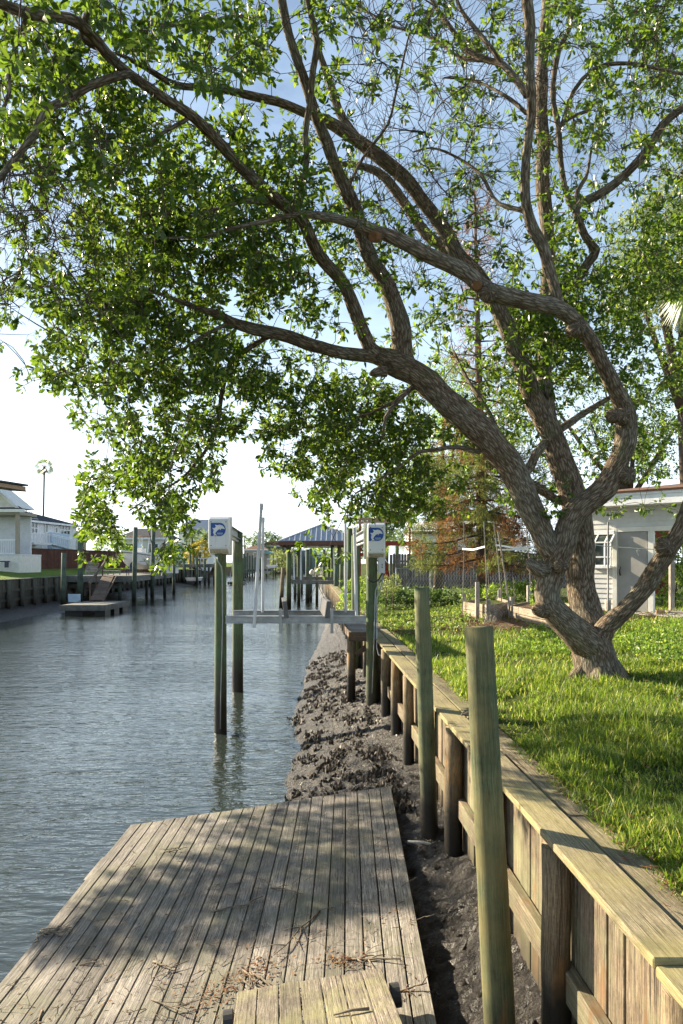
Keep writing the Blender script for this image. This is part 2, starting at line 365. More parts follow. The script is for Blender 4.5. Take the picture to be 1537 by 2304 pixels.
# soil + lawn
b = NB('lawn_soil', .95, .1)
p = b.pos(); n1 = b.noise(p, .55, 5, .6); n2 = b.noise(p, 9, 5, .7); n3 = b.noise(p, 40, 3, .7)
gcol = b.ramp(n2, [(.3, (.035, .05, .014)), (.55, (.08, .105, .025)), (.75, (.15, .15, .045))])
dcol = b.ramp(n2, [(.3, (.085, .055, .036)), (.6, (.19, .13, .09)), (.8, (.32, .25, .18))])
cxy = b.n('ShaderNodeVectorMath', {0: p, 1: (4.6, 17.2, 2.1)}, operation='SUBTRACT').outputs[0]
el = b.n('ShaderNodeVectorMath', {0: b.n('ShaderNodeMapping', {'Vector': cxy, 'Scale': (.24, .36, 0)}).outputs['Vector']}, operation='LENGTH').outputs['Value']
dm = b.ramp(b.mth('ADD', el, b.mth('MULTIPLY', n1, .9)), [(.95, 1.0), (1.35, 0.0)])
c = b.mix(dm, gcol, dcol); c = b.mix(.5, c, b.ramp(n3, [(.3, .5), (.7, 1.25)]), 'MULTIPLY')
b.col(c); b.bump(b.mth('ADD', n2, n3), .05); M['soil'] = b.m
b = NB('far_lawn', .95, .1); p = b.pos()
b.col(b.ramp(b.noise(p, 1.1, 6, .7), [(.3, (.06, .11, .015)), (.6, (.13, .19, .03)), (.8, (.22, .25, .06))])); b.bump(b.noise(p, 14, 4), .06); M['farlawn'] = b.m

# mud
b = NB('wet_mud', .4, .5); p = b.pos()
a1 = b.noise(p, 7, 6, .7); a2 = b.noise(p, 34, 5, .7)
b.col(b.ramp(b.mth('ADD', b.mth('MULTIPLY', a1, .55), b.mth('MULTIPLY', a2, .45)), [(.34, (.005, .0034, .0024)), (.5, (.019, .0137, .0098)), (.66, (.054, .041, .030))]))
a3 = b.noise(p, 75, 4, .7)
b.R(b.ramp(a1, [(.35, .26), (.65, .6)])); b.bump(b.mth('ADD', b.mth('ADD', a1, b.mth('MULTIPLY', a2, .9)), b.mth('MULTIPLY', a3, .35)), .07); M['mud'] = b.m
b = NB('oyster_shell', .6, .3); b.col(b.ramp(b.rnd(), [(0, (.025, .02, .016)), (.7, (.085, .068, .052)), (1, (.22, .19, .155))])); M['oyster'] = b.m

# water: murky olive body under a rippled mirror
b = NB('canal_water', .03, .5); b.b.inputs['IOR'].default_value = 1.68
b.col((.026, .034, .027)); p = b.pos()
rip = b.noise(b.n('ShaderNodeMapping', {'Vector': p, 'Scale': (.36, 1.4, 1), 'Rotation': (0, 0, .12)}).outputs['Vector'], 1.7, 3, .55, .4)
rp2 = b.noise(b.n('ShaderNodeMapping', {'Vector': p, 'Scale': (1.2, 3.6, 1), 'Rotation': (0, 0, -.1)}).outputs['Vector'], 2.6, 3, .5, .3)
calm = b.ramp(b.noise(p, .12, 2), [(.35, .45), (.65, 1.0)])
hh = b.mth('MULTIPLY', b.mth('ADD', rip, b.mth('MULTIPLY', rp2, .5)), calm)
b.bump(hh, .07, 1.0); M['water'] = b.m

# ================================================================== the setting
o = MB().grid(lambda a, c: (-500 + 1000 * a, -60 + 760 * c, 0), 4, 4).build('water', M['water']); tag(o, kind='structure')

def shore(y):
    return float(np.interp(y, [0, 8, 11.2, 13.4, 16, 19.3, 24, 30, 39, 46, 80], [-.35, -.40, -.36, -.20, -.40, -.18, -.10, .35, .92, 1.15, 1.25]))
def mud_z(lat, y):
    s = shore(y) + .16 * mnoise.noise(Vector((y * .9, 3.1, 0)))
    t = (lat - s) / (1.62 - s)
    z = .70 * (t ** .85 if t > 0 else t * .9)
    q = Vector((lat, y, 0))
    k = min(1, max(.15, t + .45))
    z += k * (.05 * mnoise.noise(q * 2.1) + .075 * (.35 - abs(mnoise.noise(q * 4.3))) + .055 * (.3 - abs(mnoise.noise(q * 9.1))) + .022 * mnoise.noise(q * 19))
    return max(z, -.5)
ys = [1.5 + .035 * i for i in range(520)]
while ys[-1] < 90: ys.append(ys[-1] * 1.015)
lats = [-1.1 + 2.75 * i / 84 for i in range(85)]
mb = MB(); vs = [L(a, y, mud_z(a, y)) for y in ys for a in lats]; nl = len(lats)
fs = [(j * nl + i, j * nl + i + 1, (j + 1) * nl + i + 1, (j + 1) * nl + i) for j in range(len(ys) - 1) for i in range(nl - 1)]
mb.add(vs, fs, [[(0, 0)] * 4 for _ in fs]); o = mb.build('mud_bank', M['mud'], smooth=True); tag(o, kind='structure')

# right bank ground: one sheet out to the horizon
lat_s = [1.78, 2.2, 3, 4, 5.5, 7.5, 10, 14, 20, 40, 100, 300, 700]; y_s = [-30, 0, 2, 3, 4, 5, 6, 7, 8, 9, 10, 11, 12, 14, 16, 18, 20, 24, 30, 40, 60, 100, 200, 292, 700]
vs = []
for y in y_s:
    for la in lat_s:
        x = la - TAN * y; vs.append((x, y, gz(x, y) + (.03 * mnoise.noise(Vector((x * .8, y * .8, 0))) if 2.1 < la < 15 else 0)))
n_ = len(lat_s); fs = [(j * n_ + i, j * n_ + i + 1, (j + 1) * n_ + i + 1, (j + 1) * n_ + i) for j in range(len(y_s) - 1) for i in range(n_ - 1)]
o = MB().add(vs, fs, [[(0, 0)] * 4 for _ in fs]).build('ground', M['soil'], smooth=True); tag(o, kind='structure')
# left bank lawn, rising away from the canal
def lz(lat): return 2.42 + max(0, min(1.0, (-21.4 - lat) * .085))
la2 = [-21.3, -23, -26, -30, -34, -50, -120, -600]; y2 = [20, 40, 50, 60, 70, 90, 130, 200, 292, 700]
vs = [L(a, y, lz(a)) for y in y2 for a in la2]; n_ = len(la2)
fs = [(j * n_ + i + 1, j * n_ + i, (j + 1) * n_ + i, (j + 1) * n_ + i + 1) for j in range(len(y2) - 1) for i in range(n_ - 1)]
o = MB().add(vs, fs, [[(0, 0)] * 4 for _ in fs]).build('opposite_lawn', M['farlawn']); tag(o, kind='structure')
vs = [L(a, y, (.55 * (1 - (a + 21.3) / 2.6) - .06) + .06 * mnoise.noise(Vector((a, y * .6, 0)))) for y in [25 + i * 1.0 for i in range(150)] for a in [-21.35 + .25 * k for k in range(13)]]
fs = [(j * 13 + i, j * 13 + i + 1, (j + 1) * 13 + i + 1, (j + 1) * 13 + i) for j in range(149) for i in range(12)]
o = MB().add(vs, fs, [[(0, 0)] * 4 for _ in fs]).build('opposite_mud', M['mud'], smooth=True); tag(o, kind='structure')
o = MB().box(-120, 60, 285, 320, -.5, 1.2).build('far_bank', M['farlawn']); tag(o, kind='structure')

# ================================================================== near wooden bulkhead (retaining wall)
bh = thing('bulkhead', 'weathered timber retaining wall with mossy plank cap running beside the lawn', 'retaining wall', L(1.5, 8, .4))
CAPZ = 2.05
m1 = MB(); y = -1.0; k = 0
while y < 62:
    ln = U(3.1, 4.2) if y < 30 else 8; dz = U(-.012, .012); dl = U(-.008, .008)
    if k == 1: dz = .016
    p, q = L(1.425 + dl, y + .004, CAPZ - .024 + dz), L(1.425 + dl + U(-.01, .01), y + ln - .004, CAPZ - .024 + dz)
    m1.hexa(p - Vector((0, 0, .024)), q - p, Vector((.245, 0, 0)), Vector((0, 0, .048))); y += ln; k += 1
m1.build('cap_board', M['cap'], bh, bevel=.006)
m1 = MB(); y = -2.3
while y < 62:
    ln = U(3.0, 4.4) if y < 30 else 8; dz = U(-.015, .008)
    p, q = L(1.690, y + .006, CAPZ - .05 + dz), L(1.690, y + ln - .006, CAPZ - .05 + dz)
    m1.hexa(p, q - p, Vector((.205, 0, 0)), Vector((0, 0, .05))); y += ln
m1.build('back_board', M['oldcap'], bh, bevel=.006)
m1 = MB(); y = 1.0
while y < 62:
    w = U(.17, .26) if y < 25 else 1.2
    m1.hexa(L(1.605 + U(-.012, .012), y + .006, .1), WDIR * (w - .012), Vector((.045, 0, 0)), Vector((0, 0, CAPZ - .15))); y += w
m1.build('plank_wall', M['sheath'], bh, bevel=.004)
m1 = MB(); y = 1
while y < 60:
    m1.hexa(L(1.525, y, 1.07), WDIR * 4.96, Vector((.075, 0, 0)), Vector((0, 0, .19))); y += 5
m1.build('wale', M['sheath'], bh, bevel=.006)
for i, y in enumerate([1.35, 2.74, 4.15, 5.6, 7.12, 8.75, 10.35, 11.95, 13.5] + [15 + 1.55 * k for k in range(29)]):
    r = U(.082, .098); lt = 1.505 + U(-.012, .012)
    pts = [L(lt, y, .1 + t * 1.878 / 6) + Vector((U(-.004, .004), 0, 0)) for t in range(7)]
    MB().tube(pts, [r * (1.06 - .012 * j + U(-.02, .02)) for j in range(7)], 14 if y < 15 else 8, lump=.06 if y < 15 else 0, lf=5).build('pile', M['wallpile'], bh, smooth=True)
m1 = MB(); y = 62
while y < 284:
    m1.hexa(L(1.45, y, .05), WDIR * 9.9, Vector((.3, 0, 0)), Vector((0, 0, 1.98))); y += 10
m1.build('distant_wall', M['farwall'], bh)

# free-standing mooring piles
def log(name, label, cat, pts, rad, mat, n=20, group=None, lump=.05):
    mb = MB().tube(pts, rad, n, lump=lump, lf=4); o = mb.build(name, mat, None, smooth=True, origin=pts[0]); return tag(o, label, cat, group)
def lerp_pts(a, c, n): return [a + (c - a) * (i / (n - 1)) for i in range(n)]
NP0 = Vector((X(1135, 4.22), 4.22, .35)); NP1 = P(1077, 1411, 4.32)
log('mooring_pile', 'tall green stained pile leaning at right of the dock, nearest the camera', 'pile', lerp_pts(NP0, NP1, 12), [.099 - .0009 * i for i in range(12)], M['greenpile'], 24)
SP0 = Vector((X(970, 7.7), 7.7, .2)); SP1 = P(949, 1322, 7.75)
log('mooring_pile', 'slimmer grey green pile with a rope round its foot, beyond the dock corner', 'pile', lerp_pts(SP0, SP1, 12), [.096 - .0008 * i for i in range(12)], M['wetpile'], 20)

# ================================================================== floating dock, grounded and tilted
DK = thing('floating_dock', 'weathered grey plank dock tilted towards the water in the foreground', 'dock', (-.8, 6, .2))
a_fr = Vector((X(880, 9.25), 9.25, H - (1768 - VH) * 9.25 / F)); a_fl = Vector((X(293, 9.2), 9.2, H - (1856 - VH) * 9.2 / F))
e1 = (a_fl - a_fr); DW = e1.length; e1n = e1.normalized()
e2 = Vector((-.0088, -1, .0)).normalized()
nz_ = e1n.cross(e2).normalized()
if nz_.z < 0: nz_ = -nz_
NBD = 23; bw = DW / NBD
m1 = MB()
for i in range(NBD):
    gap = .011; st = U(-.015, .035) if i not in (0, NBD - 1) else 0
    o_ = a_fr + e1n * (i * bw + gap / 2) + e2 * (-st) - nz_ * (.038 - U(-.003, .004)) 
    m1.hexa(o_, e1n * (bw - gap), e2 * (8.2 + st), nz_ * .036)
m1.build('deck', M['deck'], DK, bevel=.004)
m1 = MB()
for off in (.02, DW * .33, DW * .66, DW - .07):
    m1.hexa(a_fr + e1n * off + e2 * .03 - nz_ * .24, e1n * .05, e2 * 8.1, nz_ * .195)
m1.hexa(a_fr + e1n * .08 + e2 * .03 - nz_ * .235, e1n * (DW - .16), e2 * .045, nz_ * .19)
m1.build('frame', M['brownwood'], DK)
m1 = MB()
for off in (.3, DW * .5 + .1, DW - 1.0): m1.hexa(a_fr + e1n * off + e2 * .4 - nz_ * .5, e1n * .6, e2 * 7, nz_ * .255)
m1.build('float', M['black'], DK)
m1 = MB().bar(a_fl + e2 * .9 - nz_ * .08 + e1n * .02, a_fl + e2 * 1.5 - nz_ * .08 + e1n * .02, .09, .07); m1.build('fender', M['stake'], DK)

# gangway ramp coming down to the dock, with its rollers
GW = thing('gangway', 'plank ramp end with black rollers resting on the grey dock', 'ramp', (-.2, 4.5, .7))
g_r = Vector((X(859, 4.78), 4.78, H - (2179 - VH) * 4.78 / F)); g_l = Vector((X(533, 4.68), 4.68, H - (2231 - VH) * 4.68 / F))
gd = Vector((.098, -1, .196)).normalized(); ga = (g_l - g_r); gn = ga.normalized(); gwid = ga.length
gup = gn.cross(gd).normalized(); gup = gup if gup.z > 0 else -gup
m1 = MB()
for i in range(7):
    bw2 = gwid / 7
    m1.hexa(g_r + gn * (i * bw2 + .004) - gup * (.03 + U(-.003, .003)) - gd * U(-.01, .02), gn * (bw2 - .008), gd * 6.0, gup * .03)
m1.build('deck', M['step'], GW, bevel=.004)
m1 = MB()
for s_ in (.015, gwid - .065): m1.hexa(g_r + gn * s_ + gd * .05 - gup * .17, gn * .05, gd * 5.9, gup * .135)
m1.build('stringer', M['brownwood'], GW)
for s_ in (-.05, gwid + .05):
    c_ = g_r + gn * s_ + gd * .20 - gup * .10
    MB().tube([c_ - gn * .03, c_ + gn * .03], .075, 16).build('wheel', M['black'], GW, smooth=False)

# mooring line from the dock to the second pile, with a pale chafe sleeve
ml = thing('mooring_line', 'dark rope with pale sleeve looped from dock to second pile', 'rope', (.95, 7.7, .6))
r0 = a_fr + e2 * 1.7 - nz_ * .05; r1 = Vector((SP0.x - .14, 7.55, .62)); rc = Vector((SP0.x + .02, 7.56, .58))
MB().tube([r0, r0.lerp(r1, .35) - Vector((0, 0, .05)), r0.lerp(r1, .7) - Vector((0, 0, .05)), r1 - Vector((.12, 0, .01))], .010, 6).build('rope', M['black'], ml, smooth=True)
MB().tube([r1 - Vector((.14, 0, .01)), r1 + Vector((.03, -.04, 0)), rc + Vector((0, -.05, 0)), Vector((SP0.x + .12, 7.62, .63)), Vector((SP0.x + .12, 7.75, .65))], .017, 8).build('sleeve', M['rope'], ml, smooth=True)

# fallen twigs lying on the dock: each of the bigger ones on its own, the fine debris as stuff
def on_dock(u, v):
    ray = Vector(((u - UC) / F, 1, -(v - VH) / F)); o_ = Vector((0, 0, H)); t = (a_fr - o_).dot(nz_) / ray.dot(nz_); return o_ + ray * t + nz_ * .006
def twig_mesh(mb, u, v, ln, ang, r, br=3):
    c_ = on_dock(u, v); d_ = e1n * math.cos(ang) + e2 * math.sin(ang); s_ = nz_.cross(d_); pts = [c_]
    for i in range(5): pts.append(pts[-1] + d_ * ln / 5 + s_ * U(-.25, .25) * ln / 5 + nz_ * U(-.0, .012))
    mb.tube(pts, [r * (1 - .12 * i) for i in range(6)], 5)
    for _ in range(br):
        k_ = random.randint(1, 4); a_ = U(.4, 1.2) * random.choice((-1, 1)); b_ = d_ * math.cos(a_) + s_ * math.sin(a_); l2 = ln * U(.2, .45)
        mb.tube([pts[k_], pts[k_] + b_ * l2 * .5 + nz_ * U(0, .02), pts[k_] + b_ * l2 + s_ * U(-.03, .03) + nz_ * U(0, .02)], [r * .65, r * .5, r * .3], 4)
TW = [(370, 1917, .30, 2.9, .009, 'thin twig by the sunlit far left corner of the dock'), (610, 1998, .42, 2.4, .009, 'pale forked twig near the middle of the dock'),
      (475, 2052, .42, 3.0, .010, 'bent brown twig left of the dock centre'), (100, 2102, .34, 2.7, .010, 'dark tangle of twigs at the left dock edge'),
      (720, 2050, .75, 1.1, .009, 'long pale twig reaching up from the leaf pile'), (780, 2160, .45, 2.7, .011, 'curved pale twig beside the ramp corner'),
      (560, 2190, .80, 2.2, .012, 'thick branch bit in the brown leaf pile left of the ramp'), (345, 2165, .32, 2.4, .010, 'curled grey twig on sunlit boards at left'),
      (95, 2275, .40, 2.0, .009, 'white bare twig at the lower left corner'), (180, 2172, .2, 2.9, .008, 'small brown twig bundle near the left boards'),
      (340, 2250, .5, 2.5, .008, 'thin forked twig on the sunlit boards at bottom'), (900, 2232, .2, 3.0, .009, 'short dark twig right of the ramp')]
for (u, v, ln, an, r, lab) in TW:
    mb = MB(); twig_mesh(mb, u, v, ln, an, r, 4)
    if 'tangle' in lab or 'thick' in lab:
        for _ in range(4): twig_mesh(mb, u + U(-25, 25), v + U(-12, 12), ln * .8, an + U(-.6, .6), r * .7, 3)
    tag(mb.build('fallen_twig', M['deadtwig'], None, smooth=True, origin=mb.v[0]), lab, 'twig', 'twigs lying on the dock')
mb = MB()
c_ = g_r + gd * .6 + gup * .012 + gn * .17; mb.tube([c_, c_ + gn * .1 + gup * .01, c_ + gn * .22], [.010, .009, .006], 5)
tag(mb.build('fallen_twig', M['deadtwig'], None, smooth=True, origin=c_), 'short grey stick lying across the ramp boards', 'twig', 'twigs lying on the dock')
mb = MB()
for _ in range(420):
    u = U(-40, 930); v = U(1830, 2304)
    if u < 300 - (v - 1850) * .85 + 40 or u > 880 + (v - 1768) * .18: continue
    twig_mesh(mb, u, v, U(.04, .22), U(0, 6.28), U(.0015, .004), 1)
tag(mb.build('twig_debris', M['deadtwig']), 'scattered fine twigs over the grey dock boards', 'debris', kind='stuff')
mb = MB()
for _ in range(560):
    if random.random() < .55:
        t = random.random(); u = 440 + 180 * t + random.gauss(0, 22); v = 2265 - 105 * t + random.gauss(0, 12)
        if random.random() < .3: u, v = random.gauss(770, 30), random.gauss(2165, 9)
    else: u, v = U(20, 940), U(1900, 2300)
    if u > 875 + (v - 1768) * .18 or u < 340 - (v - 1850) * .8: continue
    c_ = on_dock(u, v) + nz_ * U(.002, .02); a_ = U(0, 6.28); d_ = (e1n * math.cos(a_) + e2 * math.sin(a_) + nz_ * U(-.3, .3)).normalized(); s_ = nz_.cross(d_) + nz_ * U(-.4, .4); l_ = U(.012, .024); w_ = l_ * .4
    mb.add([c_ - d_ * l_, c_ + s_ * w_, c_ + d_ * l_, c_ - s_ * w_], [(0, 1, 2, 3)], [[(0, 0)] * 4])
tag(mb.build('leaf_litter', M['litter']), 'dry brown fallen leaves gathered by the ramp', 'leaves', kind='stuff')
# twigs lying on the cap boards
mb = MB()
for _ in range(5):
    p_ = L(1.62, 7.3, CAPZ + .014); q_ = p_ + Vector((U(.1, .4), U(-.5, .5), .02)); mb.tube([p_, (p_ + q_) / 2 + Vector((U(-.04, .04), U(-.04, .04), .03)), q_], [.008, .007, .004], 5)
tag(mb.build('fallen_branch', M['deadtwig'], None, smooth=True, origin=mb.v[0]), 'dead branch lying over the wall cap beyond the green pile', 'branch')
mb = MB()
for _ in range(380):
    y = 2.6 + 10 * random.random() ** 1.6; la = 1.87 + random.gauss(0, .06)
    p_ = L(la, y, CAPZ + U(.004, .02)); a_ = U(0, 6.28); l_ = U(.02, .09); q_ = p_ + Vector((math.cos(a_) * l_, math.sin(a_) * l_, U(0, .01))); mb.bar(p_, q_, .004, .003)
tag(mb.build('cap_debris', M['litter']), 'brown dry bits along the lawn edge of the wall cap', 'debris', kind='stuff')

# oysters on the mud
mb = MB()
for _ in range(330):
    y = 8.6 + 16 * random.random() ** 1.5; s_ = shore(y); la = s_ + (1.25 - s_) * random.random() ** .9
    n_sh = random.randint(6, 16); cx = L(la, y, 0); rad = U(.05, .14)
    for _ in range(n_sh):
        px, py = cx.x + random.gauss(0, rad * .6), cx.y + random.gauss(0, rad * .6); z0 = mud_z(px + TAN * py, py) - .02
        h_ = U(.05, .12); w_ = U(.018, .032); a_ = U(0, 3.14); lean = Vector((U(-.5, .5), U(-.5, .5), 1)).normalized(); sd = Vector((math.cos(a_), math.sin(a_), 0)); th = lean.cross(sd) * .006
        p0 = Vector((px, py, z0)); pl = [p0 - sd * w_ * .5, p0 + sd * w_ * .5, p0 + lean * h_ * .6 + sd * w_, p0 + lean * h_, p0 + lean * h_ * .65 - sd * w_ * .9]
        mb.prism(pl, th)
tag(mb.build('oyster_clumps', M['oyster']), 'clumps of muddy oyster shells dotting the mud bank', 'oysters', kind='stuff')

# ================================================================== boat lift
LD, RD = 14.85, 19.6
lift = thing('boat_lift', 'timber pile boat lift with steel cradle and two white motor boxes', 'boat lift', (X(497, LD), LD, 0))
def lift_pile(u, d, ztop, r, zb=-.6):
    c0 = Vector((X(u, d), d, zb)); c1 = Vector((X(u, d), d, ztop))
    return MB().tube(lerp_pts(c0, c1, 9), [r * 1.03 - .002 * i for i in range(9)], 18, lump=.05, lf=4).build('pile', M['liftpile'], lift, smooth=True)
zt = Z(1176, LD)
lift_pile(496.5, LD, zt, .132); lift_pile(836.5, LD, Z(1188, LD), .128, .1); lift_pile(535, RD, Z(1198, RD), .155); lift_pile(800, RD, Z(1205, RD), .13, .1)
def ibeam(mb, p, q, w, h):
    p, q = Vector(p), Vector(q); up = Vector((0, 0, 1))
    mb.bar(p + up * (h / 2 - .008), q + up * (h / 2 - .008), w, .016); mb.bar(p - up * (h / 2 - .008), q - up * (h / 2 - .008), w, .016); mb.bar(p, q, .012, h - .034)
zb1 = Z(1394, 14.65); zb2 = Z(1380, 17.9)
mb = MB(); ibeam(mb, (X(508, 14.65), 14.65, zb1), (X(824, 14.65), 14.65, zb1), .14, .16); mb.build('cradle_beam', M['metal'], lift)
mb = MB(); ibeam(mb, (X(526, 17.9), 17.9, zb2), (X(798, 17.9), 17.9, zb2), .14, .16); mb.build('cradle_beam', M['metal'], lift)
for (un, uf, s_) in ((643, 640, 1), (733, 722, -1)):
    zb = zb1 + .09
    m1 = MB(); a_ = Vector((X(un, 14.5), 14.5, zb)); c_ = Vector((X(uf, 18.2), 18.2, zb2 + .09)); a2 = a_ - Vector((0, 0, .05))
    m1.hexa(a2 - Vector((.03, 0, 0)), c_ - a_, Vector((.10, 0, 0)), Vector((.05 * s_ * -1, 0, .36))); m1.build('bunk', M['carpet'], lift, bevel=.012)
    m1 = MB().bar((X(un - s_ * 12 if s_ > 0 else un + 14, 14.52), 14.52, zb1 - .28), (X(un - s_ * 12 if s_ > 0 else un + 14, 14.52), 14.52, zb1 + .24), .06, .05); m1.build('bunk_bracket', M['metal'], lift)
for (ub, vb, ut, vt, d) in ((572, 1412, 588, 1134, 14.5), (591, 1378, 592, 1165, 17.8), (803, 1395, 798, 1188, 14.75), (778, 1378, 777, 1165, 17.8)):
    m1 = MB().tube([P(ub, vb, d), P(ut, vt, d)], .036, 10); m1.tube([P(ut, vt, d) - Vector((0, 0, .12)), P(ut, vt, d) + Vector((0, 0, .01))], .045, 10); m1.build('guide_pole', M['pvc'], lift, smooth=False)
for (u, v0, v1) in ((495, 1172, 1203), (843, 1184, 1210)):
    d0, d1 = LD + .02, RD; zc = Z(v0 + 8, LD) - .04
    m1 = MB()
    xo = .04 if u < 600 else -.06
    a_ = Vector((X(u, LD) + xo, LD - .1, zc)); c_ = Vector((X(535 if u < 600 else 800, RD) , RD + .2, zc - .02))
    ibeam(m1, a_, c_, .16, .22); m1.build('top_beam', M['metal'], lift)
    m1 = MB().tube([a_ + Vector((.0, .15, -.19)), c_ - Vector((0, 0, .17))], .035, 8); m1.build('winder_shaft', M['metal'], lift, smooth=True)
    # the hoist cable hanging to the cradle
    m1 = MB().tube([c_ + Vector((-.06, -.3, -.2)), Vector((c_.x - .06, 17.9, zb2))], .006, 5); m1.build('cable', M['metal'], lift)
DOLPHIN = [(.30, .02), (.22, .10), (.16, .26), (.20, .45), (.10, .62), (.26, .60), (.35, .70), (.28, .86), (.44, .82), (.60, .86), (.78, .80), (.90, .66), (.95, .52), (.80, .56), (.68, .55), (.64, .42), (.60, .54), (.48, .46), (.37, .32), (.30, .20), (.38, .10), (.40, .0), (.30, .08), (.16, .0), (.20, .08)]
def motor_box(u0, u1, v0, v1, d, lean, label, depth):
    w = (u1 - u0) * d / F; h = (v1 - v0) * d / F; x0 = X(u0, d); z1 = Z(v0, d); z0 = Z(v1, d); yf = d - .06
    def prof(k): return [(k, yf), (k, yf)]
    body = MB(); ch = h * .17
    side = [(yf + .05, z1), (yf, z1 - .03), (yf, z0 + ch), (yf + .10, z0 + .02), (yf + depth, z0 + .02), (yf + depth, z1)]
    off = lean
    pl = [Vector((x0 + off, y_, z_)) for y_, z_ in side]; body.prism(pl, Vector((w - off, 0, 0)))
    bx = body.build('motor_box', M['box'], lift, bevel=.014); bx['label'] = label
    fl = MB().box(x0 - .015, x0 + w + .025, yf + depth, yf + depth + .02, z0 - .01, z1 + .03); fl.build('flange', M['offwhite'], bx)
    lip = MB(); lip.hexa((x0 + off + .03, yf - .003, z0 + ch - .02), (w - off - .06, 0, 0), (0, .094, -ch + .05), Vector((0, -.004, -.003))); lip.build('beige_lip', M['boxlip'], bx)
    pan = MB().box(x0 + off + .035, x0 + w - .035, yf - .005, yf - .0005, z0 + ch + .03, z1 - .055); pan.build('front_panel', M['box'], bx)
    for bx_s in (.06, w - off - .06):
        for bz in (z0 + ch + .06, z1 - .09): MB().tube([Vector((x0 + off + bx_s, yf - .004, bz)), Vector((x0 + off + bx_s, yf - .012, bz))], .011, 8).build('bolt', M['rustbrown'], bx)
    # decal: blue D with a leaping white dolphin
    lw = .32; lx = x0 + off + (w - off) * .5 - lw * .52; lz = z0 + h * .50; lh = .285
    D = [(0, 0), (.62, 0)] + [(.62 + .38 * math.sin(a_), .5 - .5 * math.cos(a_)) for a_ in [math.pi * k / 14 for k in range(1, 14)]] + [(.62, 1), (0, 1)]
    MB().prism([Vector((lx + a_ * lw, yf - .006, lz + c_ * lh)) for a_, c_ in D], Vector((0, -.002, 0))).build('blue_decal', M['blue'], bx)
    MB().prism([Vector((lx + a_ * lw, yf - .0085, lz + c_ * lh)) for a_, c_ in DOLPHIN], Vector((0, -.002, 0))).build('dolphin_emblem', M['white'], bx)
    tx = MB()
    for k_ in range(5): tx.box(lx + lw * (.45 + .075 * k_), lx + lw * (.50 + .075 * k_), yf - .010, yf - .0085, lz + lh * .16, lz + lh * .26)
    tx.box(lx + lw * .46, lx + lw * .78, yf - .010, yf - .0085, lz + lh * .09, lz + lh * .115)
    tx.build('emblem_lettering', M['bluegrey'], bx)
    return bx, x0, w, z0, z1, yf
motor_box(470, 516, 1165, 1248, LD - .15, 0, 'left motor box on the pile standing in the water', .26)
bx, x0, w, z0, z1, yf = motor_box(820, 866, 1178, 1257, LD - .15, .07, 'right motor box on the pile by the wall', .26)
m1 = MB().box(X(851, 14.8), X(866, 14.8), 14.72, 14.86, Z(1290, 14.8), Z(1254, 14.8)); sb = m1.build('switch_box', M['pvc'], lift, bevel=.006)
for vv in (1270, 1276): MB().box(X(859, 14.7), X(861, 14.7), 14.706, 14.722, Z(vv + 2, 14.7), Z(vv - 1, 14.7)).build('button', M['black'], sb)
m1 = MB().tube([P(489, 1250, LD - .2), P(490, 1262, LD - .22), P(498, 1275, LD - .2), P(500, 1290, LD - .16), P(501, 1400, LD - .16), P(497, 1560, LD - .16), P(496, 1640, LD - .16)], .014, 6); m1.build('conduit', M['metal'], lift, smooth=True)
m1 = MB().tube([P(858, 1292, 14.72), P(852, 1312, 14.72), P(845, 1330, 14.7), P(842, 1440, 14.68), P(838, 1560, 14.68)], .015, 6).tube([P(861, 1292, 14.72), P(860, 1310, 14.7), P(848, 1345, 14.7), P(848, 1455, 14.65), P(852, 1472, 14.6), P(864, 1480, 14.5)], .018, 6); m1.build('conduit', M['metal'], lift, smooth=True)
m1 = MB().tube([P(828, 1296, LD - .14), P(830, 1306, LD - .2), P(840, 1310, LD - .22), P(852, 1304, LD - .2), P(860, 1290, LD - .14)], .016, 6); m1.build('cable', M['black'], lift, smooth=True)

# small brown landing on the wall beside the lift
ld = thing('landing_platform', 'small brown timber landing jutting from the wall under the lift', 'landing', L(1.1, 16.2, .4))
m1 = MB(); zl = 2.09
for k in range(7): m1.hexa(L(.93, 15.45 + k * .33, zl), Vector((.49, 0, 0)), WDIR * .315, Vector((0, 0, .035)))
m1.build('deck', M['deck'], ld)
m1 = MB().hexa(L(.90, 15.40, zl - .17), Vector((.52, 0, 0)), Vector((0, .045, 0)), Vector((0, 0, .20))).hexa(L(.885, 15.45, zl - .17), WDIR * 2.3, Vector((.045, 0, 0)), Vector((0, 0, .20))); m1.build('skirt', M['brownwood'], ld)
MB().tube([Vector((X(790, 15.7), 15.7, .1)), Vector((X(791, 15.7), 15.7, zl - .01))], .10, 12).build('post', M['wallpile'], ld, smooth=True)
MB().bar(L(1.05, 15.55, 1.6), L(1.4, 15.55, 1.85), .05, .12).build('brace', M['brownwood'], ld)

# ================================================================== the big leaning tree
TD = 9.2
def sm(ctrl, step=.10):
    """Catmull-Rom through (u,v,d,w) controls -> world points and radii"""
    pts = [P(u, v, d) for u, v, d, w in ctrl]; rr = [w * d / 2 / F * (.85 if w > 50 else .78) for u, v, d, w in ctrl]
    pts = [pts[0] * 2 - pts[1]] + pts + [pts[-1] * 2 - pts[-2]]; op = []; orr = []
    for i in range(1, len(pts) - 2):
        p0, p1, p2, p3 = pts[i - 1:i + 3]; n = max(2, int((p2 - p1).length / step))
        for k in range(n):
            t = k / n; op.append(.5 * ((2 * p1) + (p2 - p0) * t + (2 * p0 - 5 * p1 + 4 * p2 - p3) * t * t + (3 * p1 - p0 - 3 * p2 + p3) * t ** 3)); orr.append(rr[i - 1] + (rr[i] - rr[i - 1]) * t)
    op.append(pts[-2]); orr.append(rr[-1]); return op, orr
